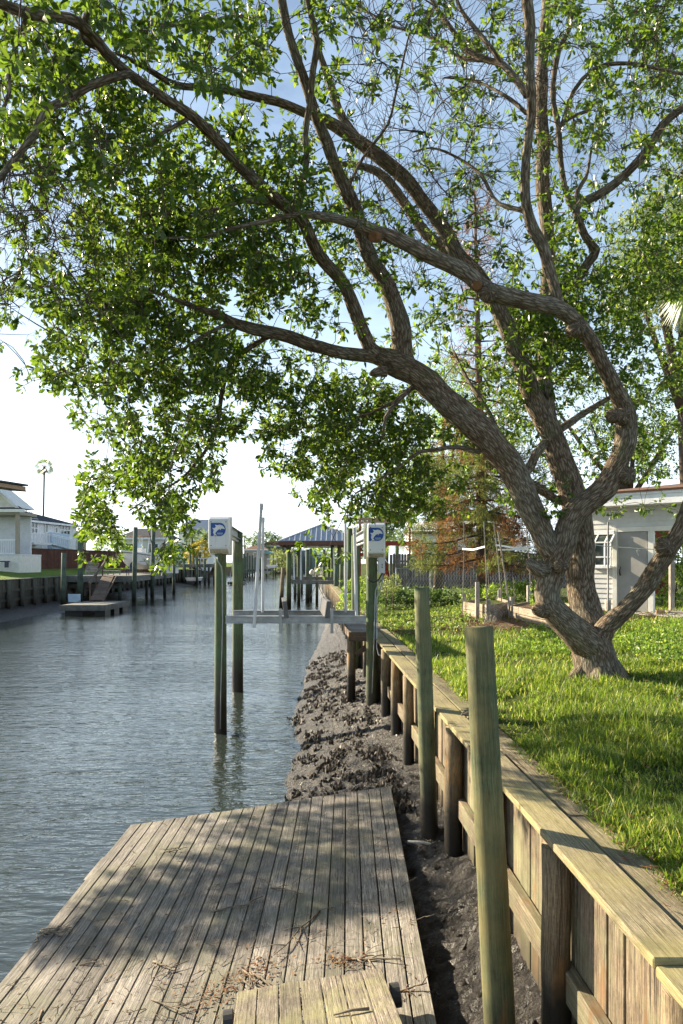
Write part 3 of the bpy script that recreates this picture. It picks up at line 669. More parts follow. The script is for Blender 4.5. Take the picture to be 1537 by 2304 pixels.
LIMBS = {
 'A': [(1330, 1455, 9.15, 92), (1275, 1402, 9.05, 74), (1234, 1355, 9.0, 62), (1240, 1295, 9.0, 62), (1268, 1230, 9.0, 60), (1285, 1180, 9.0, 64), (1312, 1138, 9.0, 66), (1370, 1085, 9.0, 60), (1404, 1010, 8.9, 54), (1408, 930, 8.8, 52), (1385, 880, 8.6, 46), (1345, 800, 8.3, 42), (1310, 740, 8.1, 42), (1255, 692, 7.9, 48), (1170, 677, 7.7, 50), (1095, 650, 7.6, 48), (1040, 612, 7.5, 46), (960, 575, 7.4, 42), (880, 535, 7.3, 40), (800, 503, 7.2, 32), (740, 490, 7.15, 24), (677, 484, 7.1, 17), (588, 500, 7.0, 13), (520, 515, 6.9, 11), (458, 531, 6.8, 9), (364, 536, 6.6, 6)],
 'R': [(1262, 1262, 9.05, 58), (1235, 1235, 9.05, 58), (1205, 1170, 9.05, 62), (1175, 1100, 9.05, 68), (1130, 1025, 9.0, 74), (1060, 945, 9.0, 74), (985, 885, 8.95, 68), (930, 847, 8.9, 66), (885, 822, 8.85, 66), (850, 800, 8.8, 50)],
 'B': [(905, 838, 8.88, 50), (868, 812, 8.85, 52), (836, 787, 8.8, 42), (805, 714, 8.6, 38), (773, 642, 8.4, 36), (720, 575, 8.1, 36), (680, 500, 7.8, 36), (625, 447, 7.5, 36), (546, 375, 7.1, 33), (489, 317, 6.8, 33), (432, 260, 6.5, 31), (354, 208, 6.1, 28), (290, 165, 5.8, 27), (240, 120, 5.6, 30), (198, 68, 5.4, 32), (156, 42, 5.2, 32), (68, 31, 4.9, 30), (0, 8, 4.7, 28), (-90, -20, 4.6, 26), (-260, -30, 5.2, 22), (-420, 60, 6.5, 18)],
 'C': [(915, 850, 8.9, 60), (903, 800, 8.9, 58), (897, 720, 8.8, 52), (867, 631, 8.7, 46), (841, 590, 8.6, 44), (815, 531, 8.5, 42), (790, 460, 8.3, 40), (763, 390, 8.1, 38), (737, 323, 7.9, 35), (715, 270, 7.7, 33), (690, 195, 7.5, 30), (666, 125, 7.3, 28), (645, 52, 7.1, 26), (630, -20, 6.9, 24), (615, -120, 6.7, 20)],
 'C2': [(672, 470, 7.6, 16), (677, 440, 7.5, 17), (690, 364, 7.3, 18), (687, 302, 7.2, 18), (696, 230, 7.0, 18), (703, 156, 6.8, 20), (713, 94, 6.7, 20), (697, 26, 6.5, 18), (686, -30, 6.4, 16)],
 'Q': [(1335, 1440, 9.3, 88), (1322, 1390, 9.45, 78), (1312, 1300, 9.6, 70), (1303, 1200, 9.7, 74), (1285, 1100, 9.8, 68), (1260, 1030, 9.8, 64), (1237, 964, 9.8, 60), (1195, 891, 9.8, 56), (1162, 800, 9.7, 50), (1120, 690, 9.6, 46), (1065, 605, 9.4, 44), (1028, 567, 9.3, 42), (985, 495, 9.2, 40), (945, 442, 9.0, 38), (893, 385, 8.8, 38), (831, 335, 8.6, 38), (768, 291, 8.4, 36), (725, 270, 8.2, 30), (690, 256, 8.1, 26), (625, 230, 7.8, 24), (546, 213, 7.5, 22), (468, 198, 7.2, 20), (396, 192, 6.9, 18), (330, 155, 6.6, 15), (260, 118, 6.4, 11)],
 'D2': [(1062, 612, 9.7, 30), (1005, 560, 9.8, 32), (961, 531, 9.7, 32), (919, 468, 9.6, 28), (883, 416, 9.5, 28), (851, 388, 9.4, 24), (778, 370, 9.2, 16), (715, 388, 9.0, 10), (650, 402, 8.8, 7)],
 'D3': [(838, 345, 8.7, 20), (800, 307, 8.7, 25), (763, 250, 8.6, 26), (742, 185, 8.5, 24), (722, 130, 8.3, 20), (705, 60, 8.1, 18), (690, -40, 8.0, 15)],
 'E': [(1240, 965, 9.9, 46), (1228, 880, 10.0, 44), (1226, 800, 10.1, 42), (1230, 700, 10.1, 42), (1233, 600, 10.1, 40), (1230, 500, 10.0, 40), (1222, 416, 10.0, 40), (1219, 300, 9.9, 38), (1222, 156, 9.8, 34), (1228, 40, 9.7, 30), (1232, -80, 9.6, 26)],
 'F': [(1262, 700, 7.95, 30), (1240, 615, 7.9, 30), (1224, 552, 7.85, 32), (1203, 520, 7.8, 34), (1185, 458, 7.7, 28), (1183, 364, 7.6, 26), (1195, 260, 7.4, 26), (1190, 156, 7.2, 28), (1194, 60, 7.0, 30), (1188, 0, 6.9, 30), (1180, -90, 6.8, 28)],
 'Gg': [(1248, 660, 10.0, 24), (1290, 640, 9.9, 26), (1325, 588, 9.8, 26), (1340, 562, 9.7, 26), (1318, 531, 9.6, 24), (1300, 468, 9.5, 22), (1345, 440, 9.4, 26), (1408, 390, 9.3, 26), (1460, 333, 9.2, 26), (1492, 281, 9.1, 24), (1540, 242, 9.0, 20), (1620, 200, 9.0, 18)],
 'G2': [(1300, 470, 9.5, 22), (1300, 430, 9.5, 14), (1318, 400, 9.5, 10), (1330, 340, 9.5, 7)],
 'Hh': [(1295, 475, 9.5, 20), (1276, 440, 9.6, 16), (1263, 364, 9.6, 16), (1256, 288, 9.5, 18), (1243, 208, 9.4, 15), (1257, 114, 9.3, 15), (1283, 62, 9.2, 12), (1290, -30, 9.1, 10)],
 'H2': [(1264, 285, 9.5, 14), (1289, 208, 9.3, 11), (1335, 156, 9.1, 11), (1387, 143, 9.0, 11), (1440, 146, 8.9, 10), (1500, 160, 8.8, 9), (1560, 170, 8.7, 8)],
 'H3': [(1258, 290, 9.5, 12), (1282, 265, 9.4, 12), (1320, 250, 9.4, 11), (1335, 232, 9.4, 11)],
 'Ii': [(1185, 480, 7.75, 14), (1174, 473, 7.8, 14), (1122, 458, 8.0, 12), (1101, 427, 8.1, 11), (1080, 390, 8.2, 9), (1028, 354, 8.4, 7), (971, 333, 8.5, 5), (930, 342, 8.6, 4)],
 'Jj': [(1186, 215, 7.4, 20), (1160, 180, 7.5, 20), (1132, 146, 7.6, 19), (1096, 135, 7.7, 17), (1049, 114, 7.8, 15), (1028, 83, 7.9, 14), (987, 26, 8.0, 13), (960, -20, 8.1, 12)],
 'J2': [(1132, 148, 7.6, 14), (1110, 115, 7.6, 14), (1080, 78, 7.7, 13), (1039, 26, 7.8, 11), (1020, -20, 7.8, 9)],
 'J3': [(1096, 137, 7.7, 10), (1034, 130, 7.9, 9), (976, 88, 8.1, 9), (935, 73, 8.2, 9), (877, 57, 8.3, 8), (836, 31, 8.4, 6), (800, 20, 8.5, 4)],
 'J4': [(1185, 255, 7.5, 12), (1150, 225, 7.6, 11), (1110, 200, 7.8, 8), (1060, 180, 8.0, 7), (1000, 175, 8.1, 5)],
 'Kk': [(785, 418, 8.3, 9), (820, 350, 8.2, 9), (872, 281, 8.1, 8), (893, 198, 8.0, 7), (919, 83, 7.9, 5), (930, 30, 7.8, 3)],
 'Ll': [(862, 812, 8.85, 40), (831, 803, 8.8, 40), (789, 799, 8.7, 38), (737, 785, 8.5, 37), (690, 772, 8.4, 37), (651, 758, 8.3, 36), (573, 739, 8.1, 35), (520, 724, 7.9, 30), (486, 706, 7.7, 22), (440, 690, 7.4, 15), (380, 668, 7.1, 11), (310, 650, 6.8, 7)],
 'L2': [(614, 752, 8.2, 16), (585, 768, 8.3, 16), (546, 793, 8.4, 15), (515, 829, 8.5, 14), (500, 881, 8.6, 13), (489, 954, 8.7, 12), (468, 1006, 8.8, 11), (442, 1042, 8.9, 9), (406, 1079, 9.0, 7), (350, 1110, 9.0, 5), (290, 1150, 9.0, 4)],
 'L3': [(520, 724, 7.9, 14), (450, 760, 7.7, 11), (390, 800, 7.5, 8), (330, 830, 7.4, 6)],
 'Mm': [(1082, 1018, 9.0, 14), (1028, 1006, 9.0, 13), (987, 1011, 9.0, 12), (945, 1016, 9.0, 11), (909, 1042, 9.0, 9), (860, 1075, 9.1, 7), (800, 1110, 9.2, 5)],
 'M2': [(930, 870, 8.9, 16), (893, 902, 8.8, 15), (868, 940, 8.8, 12), (862, 985, 8.8, 6)],
 'M3': [(895, 900, 8.8, 10), (830, 930, 9.0, 9), (760, 950, 9.2, 8), (690, 960, 9.4, 6), (640, 985, 9.5, 4)],
 'Nn': [(1135, 1010, 9.3, 14), (1112, 950, 9.5, 14), (1085, 905, 9.7, 13), (1050, 850, 10.0, 11), (1020, 790, 10.3, 8)],
 'Oo': [(1172, 1078, 9.2, 24), (1192, 1050, 9.4, 26), (1216, 1008, 9.6, 26), (1250, 975, 10.1, 24), (1280, 954, 10.3, 22), (1320, 925, 10.5, 18), (1380, 890, 10.7, 12)],
 'O2': [(1165, 1075, 9.3, 26), (1210, 1100, 9.6, 26), (1245, 1120, 9.8, 24), (1285, 1135, 9.9, 20)],
 'Pp': [(1345, 1455, 9.15, 60), (1362, 1418, 9.1, 54), (1402, 1378, 9.0, 50), (1442, 1330, 8.9, 50), (1475, 1285, 8.8, 52), (1505, 1240, 8.7, 48), (1532, 1185, 8.6, 44), (1560, 1110, 8.5, 42), (1600, 1000, 8.3, 38), (1640, 850, 8.0, 32)],
 'Xx': [(295, 165, 5.8, 22), (250, 178, 5.6, 24), (198, 198, 5.5, 24), (156, 222, 5.4, 24), (99, 250, 5.3, 22), (78, 302, 5.25, 19), (31, 359, 5.2, 17), (-5, 405, 5.1, 15), (-60, 470, 5.1, 12), (-160, 560, 5.3, 9)],
 'X2': [(225, 110, 5.6, 16), (185, 85, 5.5, 16), (198, 26, 5.4, 16), (222, 5, 5.3, 14), (240, -40, 5.3, 12)],
 'X3': [(360, 60, 6.6, 8), (300, 48, 6.4, 9), (323, 52, 6.5, 10), (385, 57, 6.6, 10), (468, 52, 6.8, 9), (520, 36, 7.0, 8), (600, 40, 7.1, 7)],
 'X4': [(625, 455, 7.55, 14), (590, 455, 7.4, 13), (546, 453, 7.2, 12), (490, 470, 7.0, 9), (430, 480, 6.8, 6)],
 'X5': [(430, 262, 6.5, 13), (380, 290, 6.3, 11), (320, 330, 6.1, 9), (270, 390, 6.0, 6)],
 'X6': [(0, 260, 5.0, 10), (22, 205, 5.0, 11), (20, 150, 5.0, 10), (40, 90, 5.0, 12), (60, 40, 4.9, 14)],
 'S1': [(870, 836, 8.75, 34), (846, 840, 8.72, 28), (832, 842, 8.7, 10)],
 'S2': [(1258, 1300, 9.0, 48), (1225, 1283, 8.95, 46), (1205, 1276, 8.92, 42), (1188, 1262, 8.9, 24)],
 'Vv': [(-420, 60, 6.5, 18), (-480, 250, 8.0, 16), (-520, 450, 9.5, 14), (-480, 640, 10.6, 11)],
}
tree = thing('tree', 'big leaning multi-stemmed tree with rough bark arching over the canal from the lawn', 'tree', P(1345, 1522, TD))
mb = MB()
base = P(1347, 1535, TD)
fl = [base - Vector((0, 0, .12)), base, P(1343, 1500, TD), P(1338, 1465, TD - .03), P(1332, 1430, TD - .02)]
mb.tube(fl, [.42, .36, .29, .27, .23], 26, lump=.16, lf=2.6)
for a_ in (-2.9, -1.9, -.9, .2, 1.3):
    d_ = Vector((math.cos(a_), math.sin(a_), 0)); mb.tube([base + d_ * .52 - Vector((0, 0, .1)), base + d_ * .33 + Vector((0, 0, .05)), base + d_ * .20 + Vector((0, 0, .28))], [.07, .12, .08], 10, lump=.15)
SK = []
for nm, ct in LIMBS.items():
    pts, rr = sm(ct, .09 if ct[0][3] > 20 else .12)
    for i in range(len(pts)):     # small natural wander
        q = pts[i] * 1.7 + Vector((hash(nm[0]) % 7 * 0, 0, 0)); w_ = min(.05, rr[i] * .35)
        if 0 < i < len(pts) - 1: pts[i] = pts[i] + Vector((mnoise.noise(q), mnoise.noise(q + Vector((9, 0, 0))), mnoise.noise(q + Vector((0, 9, 0))))) * w_
    n = 20 if rr[0] > .12 else 12 if rr[0] > .05 else 8
    mb.tube(pts, rr, n, lump=.13 if rr[0] > .1 else .12, lf=3.2)
    if nm not in ('S1', 'S2'):
        for p_, r_ in zip(pts, rr):
            if p_.z > 4.4 and r_ < .2: SK.append((p_.x, p_.y, p_.z))
# knots and burrs
for (u, v, d, r) in ((1262, 1274, 8.80, .10), (1402, 935, 8.65, .12), (1385, 935, 8.6, .10), (1412, 1070, 8.85, .12), (1222, 1372, 8.88, .12), (1300, 735, 8.0, .11), (1500, 1232, 8.6, .13), (1100, 655, 7.5, .11), (840, 520, 7.25, .08)):
    c_ = P(u, v, d); mb.tube([c_ + Vector((0, .08, 0)), c_ + Vector((0, .0, 0)), c_ - Vector((0, .05, 0)), c_ - Vector((0, .06, 0))], [r, r * .95, r * .6, r * .25], 12, lump=.2, lf=6)
mb.build('trunk', M['bark'], tree, smooth=True)
for (u, v, d, r, n_) in ((838, 532, 7.05, .066, Vector((-.55, -.8, -.25))), (1072, 642, 7.42, .06, Vector((-.3, -.9, -.3)))):
    c_ = P(u, v, d); n_ = n_.normalized(); MB().tube([c_ - n_ * .10, c_ - n_ * .02, c_ - n_ * .008], [r * .9, r * .85, r * .7], 14, lump=.15, lf=9).build('pruning_scar', M['scar'], tree)

def unit(n):
    a = RNG.normal(size=(n, 3)); return a / np.linalg.norm(a, axis=1, keepdims=True)
def norm(a): return a / np.maximum(np.linalg.norm(a, axis=1, keepdims=True), 1e-9)
PROF = np.array([[0, 0], [.32, .30], [.72, .46], [1, 0]])
def leaves(pos, axis, lens, wfac=.42, up=.8):
    """one folded four-quad leaf at every position"""
    n = len(pos); nr = unit(n) + np.array([0, 0, up]); nr = norm(nr - axis * np.sum(nr * axis, 1, keepdims=True)); sd = np.cross(axis, nr)
    L_ = lens[:, None]; wd = L_ * wfac * RNG.uniform(.75, 1.2, (n, 1)); cv = L_ * RNG.uniform(-.12, .06, (n, 1))
    V = np.empty((n, 8, 3))
    V[:, 0] = pos; V[:, 7] = pos + axis * L_ + nr * cv * 1.6
    for k, (t, w) in enumerate(((.34, .62), (.72, 1.0))):
        m = pos + axis * L_ * t + nr * cv * t
        V[:, 1 + 3 * k] = m + sd * wd * w * .5 + nr * wd * .12; V[:, 2 + 3 * k] = m; V[:, 3 + 3 * k] = m - sd * wd * w * .5 + nr * wd * .12
    q = np.array([[0, 1, 2, 3], [1, 4, 5, 2], [3, 2, 5, 6], [4, 7, 6, 5]])
    Q = (np.arange(n) * 8)[:, None, None] + q[None]
    return V.reshape(-1, 3), Q.reshape(-1, 4)
def tubes(paths, radii, sides=3):
    n, k, _ = paths.shape
    t = norm((paths[:, -1] - paths[:, 0])); rf = np.where(np.abs(t[:, 2:3]) > .8, np.array([[1., 0, 0]]), np.array([[0, 0, 1.]]))
    a = norm(np.cross(t, rf)); b_ = np.cross(t, a); V = np.empty((n, k, sides, 3))
    for s_ in range(sides):
        an = 2 * math.pi * s_ / sides; V[:, :, s_] = paths + (a * math.cos(an) + b_ * math.sin(an))[:, None, :] * radii[:, :, None]
    q = np.array([[i * sides + s_, i * sides + (s_ + 1) % sides, (i + 1) * sides + (s_ + 1) % sides, (i + 1) * sides + s_] for i in range(k - 1) for s_ in range(sides)])
    return V.reshape(-1, 3), ((np.arange(n) * k * sides)[:, None, None] + q[None]).reshape(-1, 4)
def cat(parts):
    V = []; Q = []; o_ = 0
    for v_, q_ in parts: V.append(v_); Q.append(q_ + o_); o_ += len(v_)
    return np.concatenate(V), np.concatenate(Q)
def sprays(C, D, nb, per, blen, llen, wfac=.42, droop=.15, spread=.8, twr=.0022):
    """branchlets and rosettes of leaves round every twig tip"""
    n = len(C); C2 = np.repeat(C, nb, 0); D2 = norm(np.repeat(D, nb, 0) * .7 + unit(n * nb) * spread + np.array([0, 0, -droop]))
    Lb = RNG.uniform(.5, 1.15, (n * nb, 1)) * blen; E = C2 + D2 * Lb; mid = C2 + D2 * Lb * .5 + unit(n * nb) * Lb * .10
    tw = tubes(np.stack([C2, mid, E], 1), np.tile(np.array([[1.3, 1.0, .6]]) * twr, (n * nb, 1)))
    m = n * nb * per; t = RNG.uniform(.35, 1.0, (m, 1)) ** .7
    pos = np.repeat(C2, per, 0) * (1 - t) + np.repeat(E, per, 0) * t + RNG.normal(0, .012, (m, 3)) * blen / .15
    ax = norm(np.repeat(D2, per, 0) * .65 + unit(m) * .85 + np.array([0, 0, -droop * .6]))
    lf = leaves(pos, ax, RNG.uniform(.65, 1.2, m) * llen, wfac)
    return lf, tw

GRID = ["8887766655555678", "9987776543444567", "8888776543444556", "6788987543444556", "4689999763554557", "4589999774444668", "4689999775445778", "4899995634448887", "4799996533568877", "0178888999466466", "0068848999554466", "0388810889544534", "0488600551000000", "0035000300000000"]
def dmean(u, v): return 4.5 + 4.4 * u / 1537 + 3.3 * v / 1300
cl = []; nleaf = []
for j, row in enumerate(GRID):
    for i, ch in enumerate(row):
        k = int(ch)
        if not k: continue
        u0, v0 = i * 96, j * 96; d0 = dmean(u0 + 48, v0 + 48)
        nn = k * k * (.70 if k < 8 else .82) * (d0 / 7.5) ** 2 * (1.0 if u0 > 1000 else 1.12)
        for _ in range(int(nn + random.random())):
            u, v = u0 + U(-8, 104), v0 + U(-8, 104)
            if j >= 12 and v > 1272: continue
            if u < 170 and v > 900: continue
            q = mnoise.noise(Vector((u / 62, v / 62, 3))) + .6 * mnoise.noise(Vector((u / 27, v / 27, 7)))
            if q < .16 - .045 * k: continue            # gaps that let the sky through
            d = dmean(u, v) + .45 + random.gauss(0, .7); d = max(3.6, d)
            cl.append(P(u, v, d)); 
# crown that goes on beyond the frame: left, shaped to shade the dock, above, and to the right
def blob(c, r, n):
    for _ in range(n):
        a_ = Vector((random.gauss(0, .5), random.gauss(0, .5), random.gauss(0, .5))); cl.append(Vector((c[0] + a_.x * r[0], c[1] + a_.y * r[1], c[2] + a_.z * r[2])))

SHADE = [(60, 2150), (300, 2130), (450, 2130), (620, 2085), (800, 2060), (930, 2040), (1010, 1960), (960, 1760), (880, 1640), (690, 1700), (640, 1800), (500, 1840), (470, 1920), (330, 1960)]
def inpoly(u, v, pl):
    c_ = False
    for i in range(len(pl)):
        (x0, y0), (x1, y1) = pl[i - 1], pl[i]
        if (y0 > v) != (y1 > v) and u < (x1 - x0) * (v - y0) / (y1 - y0) + x0: c_ = not c_
    return c_
k_ = 0
while k_ < 980:       # unseen foliage added up the sun rays to shade the middle of the dock
    u, v = U(40, 1000), U(1640, 2160)
    if not inpoly(u, v, SHADE): continue
    u += random.gauss(0, 26); v += random.gauss(0, 16); p_ = on_dock(u, v); t_ = U(9.0, 13.0) + max(0, (p_.x + 3) * .3); cl.append(p_ + sdir * t_); k_ += 1
blob((-6.0, 8.6, 7.6), (2.5, 2.5, 1.0), 160); blob((-4.2, 6.0, 7.6), (1.6, 1.6, 1.0), 160)
for _ in range(300):
    u, v = U(-200, 1740), U(-380, -20); cl.append(P(u, v, dmean(u, v) + random.gauss(0, .7)))
for _ in range(150): cl.append(P(U(1545, 1800), U(100, 900), U(7.5, 10)))
for _ in range(26): u, v = random.gauss(1262, 16), random.gauss(1128, 16); cl.append(P(u, v, 8.72))
for _ in range(22): u, v = random.gauss(1290, 14), U(1215, 1330); cl.append(P(u, v, 9.2))
CLEAR = [(1450, 665, 1557, 775), (268, 1175, 352, 1310), (430, 1090, 660, 1310), (500, 985, 590, 1110), (795, 1150, 895, 1290), (0, 880, 150, 1330), (640, 1130, 730, 1200)]
def stray(c):
    if c.y < 1: return False
    u, v = UC + c.x / c.y * F, VH - (c.z - H) / c.y * F
    if not (-20 < u < 1557 and v > 0): return False
    j, i = int(v // 96), int(min(15, max(0, u // 96)))
    if any(a < u < c and b_ < v < e for a, b_, c, e in CLEAR): return True
    return j >= len(GRID) or GRID[j][i] == '0'
LIMB2D = np.array([(*ct[i][:3], ct[i][3]) for nm, ct0 in LIMBS.items() if nm in ('B', 'L', 'X', 'Ll', 'Xx', 'A', 'R', 'C', 'Q', 'F') for ct in [[tuple(a + (b_ - a) * t / 5 for a, b_ in zip(p_, q_)) for p_, q_ in zip(ct0, ct0[1:]) for t in range(5)]] for i in range(len(ct))])
def veil(c):           # thin out sprays that would hang right in front of the main limbs
    if c.y < 1: return False
    u, v = UC + c.x / c.y * F, VH - (c.z - H) / c.y * F
    m_ = (np.hypot(LIMB2D[:, 0] - u, LIMB2D[:, 1] - v) < LIMB2D[:, 3] * .5 + 26) & (LIMB2D[:, 2] > c.y - .05)
    return bool(m_.any()) and random.random() < .8
cl = [c for c in cl if not stray(c) and not veil(c)]
for _ in range(170):
    u, v = (random.gauss(1185, 50), random.gauss(770, 75)) if random.random() < .7 else (random.gauss(1290, 50), random.gauss(650, 40))
    cl.append(P(u, v, U(9.0, 10.4)))
cl = np.array([c[:] for c in cl]); sk = np.array(SK)
def dist_to(a, b_):
    out = np.empty(len(a)); ix = np.empty(len(a), int)
    for i in range(0, len(a), 400):
        dd = ((a[i:i + 400, None] - b_[None]) ** 2).sum(2); ix[i:i + 400] = dd.argmin(1); out[i:i + 400] = dd.min(1)
    return np.sqrt(out), ix
d0, _ = dist_to(cl, sk); cl = cl[np.argsort(d0)]
nodes = np.empty((len(sk) + 3 * len(cl), 3)); nodes[:len(sk)] = sk; nn = len(sk); paths = []; rad = []; dirs = []
pen = np.zeros(len(nodes)); 
for c in cl:
    dd = np.sqrt(((nodes[:nn] - c) ** 2).sum(1)); i = int((dd + pen[:nn] * .10).argmin()); p0 = nodes[i].copy(); v_ = c - p0; l_ = np.linalg.norm(v_) + 1e-6
    pp = RNG.normal(0, .09, 3) * l_; m1_ = p0 + v_ * .36 + pp + np.array([0, 0, .05 * l_]); m2_ = p0 + v_ * .72 + pp * .7 + np.array([0, 0, .06 * l_])
    paths.append([p0, m1_, m2_, c]); dirs.append((c - m2_) / (np.linalg.norm(c - m2_) + 1e-6))
    r0 = .0035 + .0045 * min(1.6, l_); g_ = pen[i] + 1; rad.append([r0, r0 * .85, r0 * .7, .003])
    for q_ in (m1_, m2_, c): nodes[nn] = q_; pen[nn] = g_; nn += 1
paths = np.array(paths); rad = np.array(rad); dirs = np.array(dirs)
tw1 = tubes(paths, rad, 4)
lf, tw2 = sprays(cl, dirs, 3, 6, .15, .090)
# fine bare twigs in the open middle of the crown
bare = []
for _ in range(620):
    u, v = (U(780, 1180), U(-40, 640)) if random.random() < .6 else ((U(-10, 240), U(330, 700)) if random.random() < .4 else (U(1180, 1537), U(0, 450)))
    bare.append(P(u, v, dmean(u, v) + random.gauss(0, .5))[:])
bare = np.array(bare); d0, ix = dist_to(bare, nodes[:nn]); p0 = nodes[:nn][ix]; v_ = bare - p0; s_ = np.linalg.norm(v_, axis=1, keepdims=True)
pp = RNG.normal(0, .06, (len(bare), 3)) * s_
tw3 = tubes(np.stack([p0, p0 + v_ * .35 + pp, p0 + v_ * .7 + pp * .8, bare], 1), np.tile(np.array([[.0065, .0055, .0045, .003]]), (len(bare), 1)), 4)
n3 = len(bare) * 5; C3 = np.repeat(bare, 5, 0); D3 = norm(np.repeat(norm(v_), 5, 0) * .7 + unit(n3) * .8 + np.array([0, 0, .1])); L3 = RNG.uniform(.12, .42, (n3, 1))
tw4 = tubes(np.stack([C3, C3 + D3 * L3 * .5 + unit(n3) * L3 * .12, C3 + D3 * L3 + unit(n3) * L3 * .1], 1), np.tile(np.array([[.0034, .0027, .0017]]), (n3, 1)))
V_, Q_ = lf; quads('foliage', V_, Q_, M['leaf'], tree)
V_, Q_ = cat([tw1, tw2, tw3, tw4]); quads('twigs', V_, Q_, M['twig'], tree)

# ================================================================== other plants
def leafy(name, label, cat_, base, lobes, n, llen, mat, trunk=None, group=None, blen=.35, per=5, wfac=.5):
    """tree or shrub: trunk with limbs into each lobe of leaf sprays"""
    t = thing(name, label, cat_, base, group); base = Vector(base)
    C = []; D = []; tot = sum((l[3] * l[4] * l[5]) ** .67 for l in lobes)
    for (x, y, z, rx, ry, rz) in lobes:
        m = int(n * (rx * ry * rz) ** .67 / tot) + 1; a_ = unit(m) * RNG.uniform(.45, 1.0, (m, 1)) ** .5 * (1 + RNG.normal(0, .12, (m, 1)))
        C.append(np.array([x, y, z]) + a_ * np.array([rx, ry, rz])); D.append(a_)
    C = np.concatenate(C); D = norm(np.concatenate(D))
    lf, tw = sprays(C, D, 2, per, blen, llen, wfac, twr=.004)
    V_, Q_ = lf; quads('foliage', V_, Q_, mat, t)
    mb = MB()
    if trunk:
        top = Vector((sum(l[0] for l in lobes) / len(lobes), sum(l[1] for l in lobes) / len(lobes), sum(l[2] for l in lobes) / len(lobes)))
        fork = base.lerp(top, .55); mb.tube([base - Vector((0, 0, .1)), base.lerp(fork, .5), fork], [trunk * 1.2, trunk, trunk * .8], 8, lump=.1)
        for l in lobes: c_ = Vector(l[:3]); mb.tube([fork, fork.lerp(c_, .5) + Vector((0, 0, .1)), c_ + Vector((0, 0, l[5] * .5))], [trunk * .6, trunk * .4, trunk * .12], 6)
    else:
        for l in lobes:
            for k in range(3): c_ = Vector(l[:3]); b0 = Vector((base.x, base.y, base.z - .02)); mb.tube([b0, Vector((c_.x, c_.y, base.z + .05)), c_ + Vector((U(-.5, .5) * l[3], U(-.5, .5) * l[4], l[5] * .6))], [.018, .014, .006], 5)
    mb.build('trunk' if trunk else 'stem', M['farbark'], t, smooth=True); return t
def lob(u, v, d, ru, rv, rd=None):
    c = P(u, v, d); return (c.x, c.y, c.z, ru * d / F, (rd if rd else ru * d / F), rv * d / F)

def fan(mb, c, dr, size, n=26, arc=2.6, droop=.25, roll=0):
    """one fan palm leaf: radiating pointed segments"""
    dr = Vector(dr).normalized(); sd = dr.cross(Vector((0, 0, 1)))
    sd = sd.normalized() if sd.length > .1 else Vector((1, 0, 0)); nv = sd.cross(dr); sd, nv = sd * math.cos(roll) + nv * math.sin(roll), nv * math.cos(roll) - sd * math.sin(roll)
    for i in range(n):
        a_ = arc * (i / (n - 1) - .5); d_ = (dr * math.cos(a_) + sd * math.sin(a_)).normalized(); w_ = size * .026; s2 = nv.cross(d_)
        m_ = c + d_ * size * .55; e_ = c + d_ * size * U(.85, 1.05) + Vector((0, 0, -droop * size * U(.3, 1)))
        mb.add([c, m_ + s2 * w_ + nv * w_ * .3, e_, m_ - s2 * w_ + nv * w_ * .3], [(0, 1, 2, 3)], [[(0, 0)] * 4])
def fan_palm(name, label, base, top, r, size, nf, group=None, skirt=True, bend=0):
    t = thing(name, label, 'palm', base, group); base, top = Vector(base), Vector(top)
    mid = base.lerp(top, .5) + Vector((bend, 0, 0))
    MB().tube([base, base.lerp(mid, .5), mid, mid.lerp(top, .5), top], [r * 1.25, r * 1.05, r, r * .9, r * .95], 10, lump=.08, lf=6).build('trunk', M['farbark'], t, smooth=True)
    mb = MB(); pet = MB()
    for k in range(nf):
        a_ = k * 2.399; el = 1.15 - 2.0 * (k / nf) + U(-.15, .15); d_ = Vector((math.cos(a_) * math.cos(el), math.sin(a_) * math.cos(el), math.sin(el))); c_ = top + d_ * size * .55
        pet.tube([top, c_], [.02, .012], 4); fan(mb, c_, d_ + Vector((0, 0, -.2)), size * .75, 18, roll=U(-1.2, 1.2))
    mb.build('frond', M['palm'], t); pet.build('leaf_stalk', M['farbark'], t)
    if skirt:
        mb = MB()
        for k in range(16): a_ = k * 2.4; d_ = Vector((math.cos(a_) * .35, math.sin(a_) * .35, -1)); fan(mb, top + Vector((math.cos(a_) * r, math.sin(a_) * r, -.1)), d_, size * .7, 8, 1.0, .1)
        mb.build('dead_skirt', M['litter'], t)
    return t
def feather_palm(label, base, h, size, nf, group=None, mat='palm'):
    t = thing('palm_tree', label, 'palm', base, group); base = Vector(base); top = base + Vector((U(-.2, .2), 0, h))
    MB().tube([base, base.lerp(top, .5), top], [size * .07, size * .06, size * .05], 8).build('trunk', M['farbark'], t, smooth=True); mb = MB()
    for k in range(nf):
        a_ = k * 2.399; el = 1.2 - 1.5 * k / nf; pr = top; d_ = Vector((math.cos(a_) * math.cos(el), math.sin(a_) * math.cos(el), math.sin(el)))
        for s_ in range(9):
            nx = pr + d_ * size / 9; d_ = (d_ + Vector((0, 0, -.16))).normalized(); sd = d_.cross(Vector((0, 0, 1))).normalized()
            for g_ in (-1, 1):
                for z_ in (0, .5): q_ = pr.lerp(nx, z_); e_ = q_ + (sd * g_ * .75 + d_ * .5 + Vector((0, 0, -.35))) * size * .30 * (1 - abs(s_ - 3.5) / 8); mb.add([q_, q_ + d_ * size * .02, e_, q_ - d_ * size * .015], [(0, 1, 2, 3)], [[(0, 0)] * 4])
            pr = nx
    mb.build('frond', M[mat], t); return t

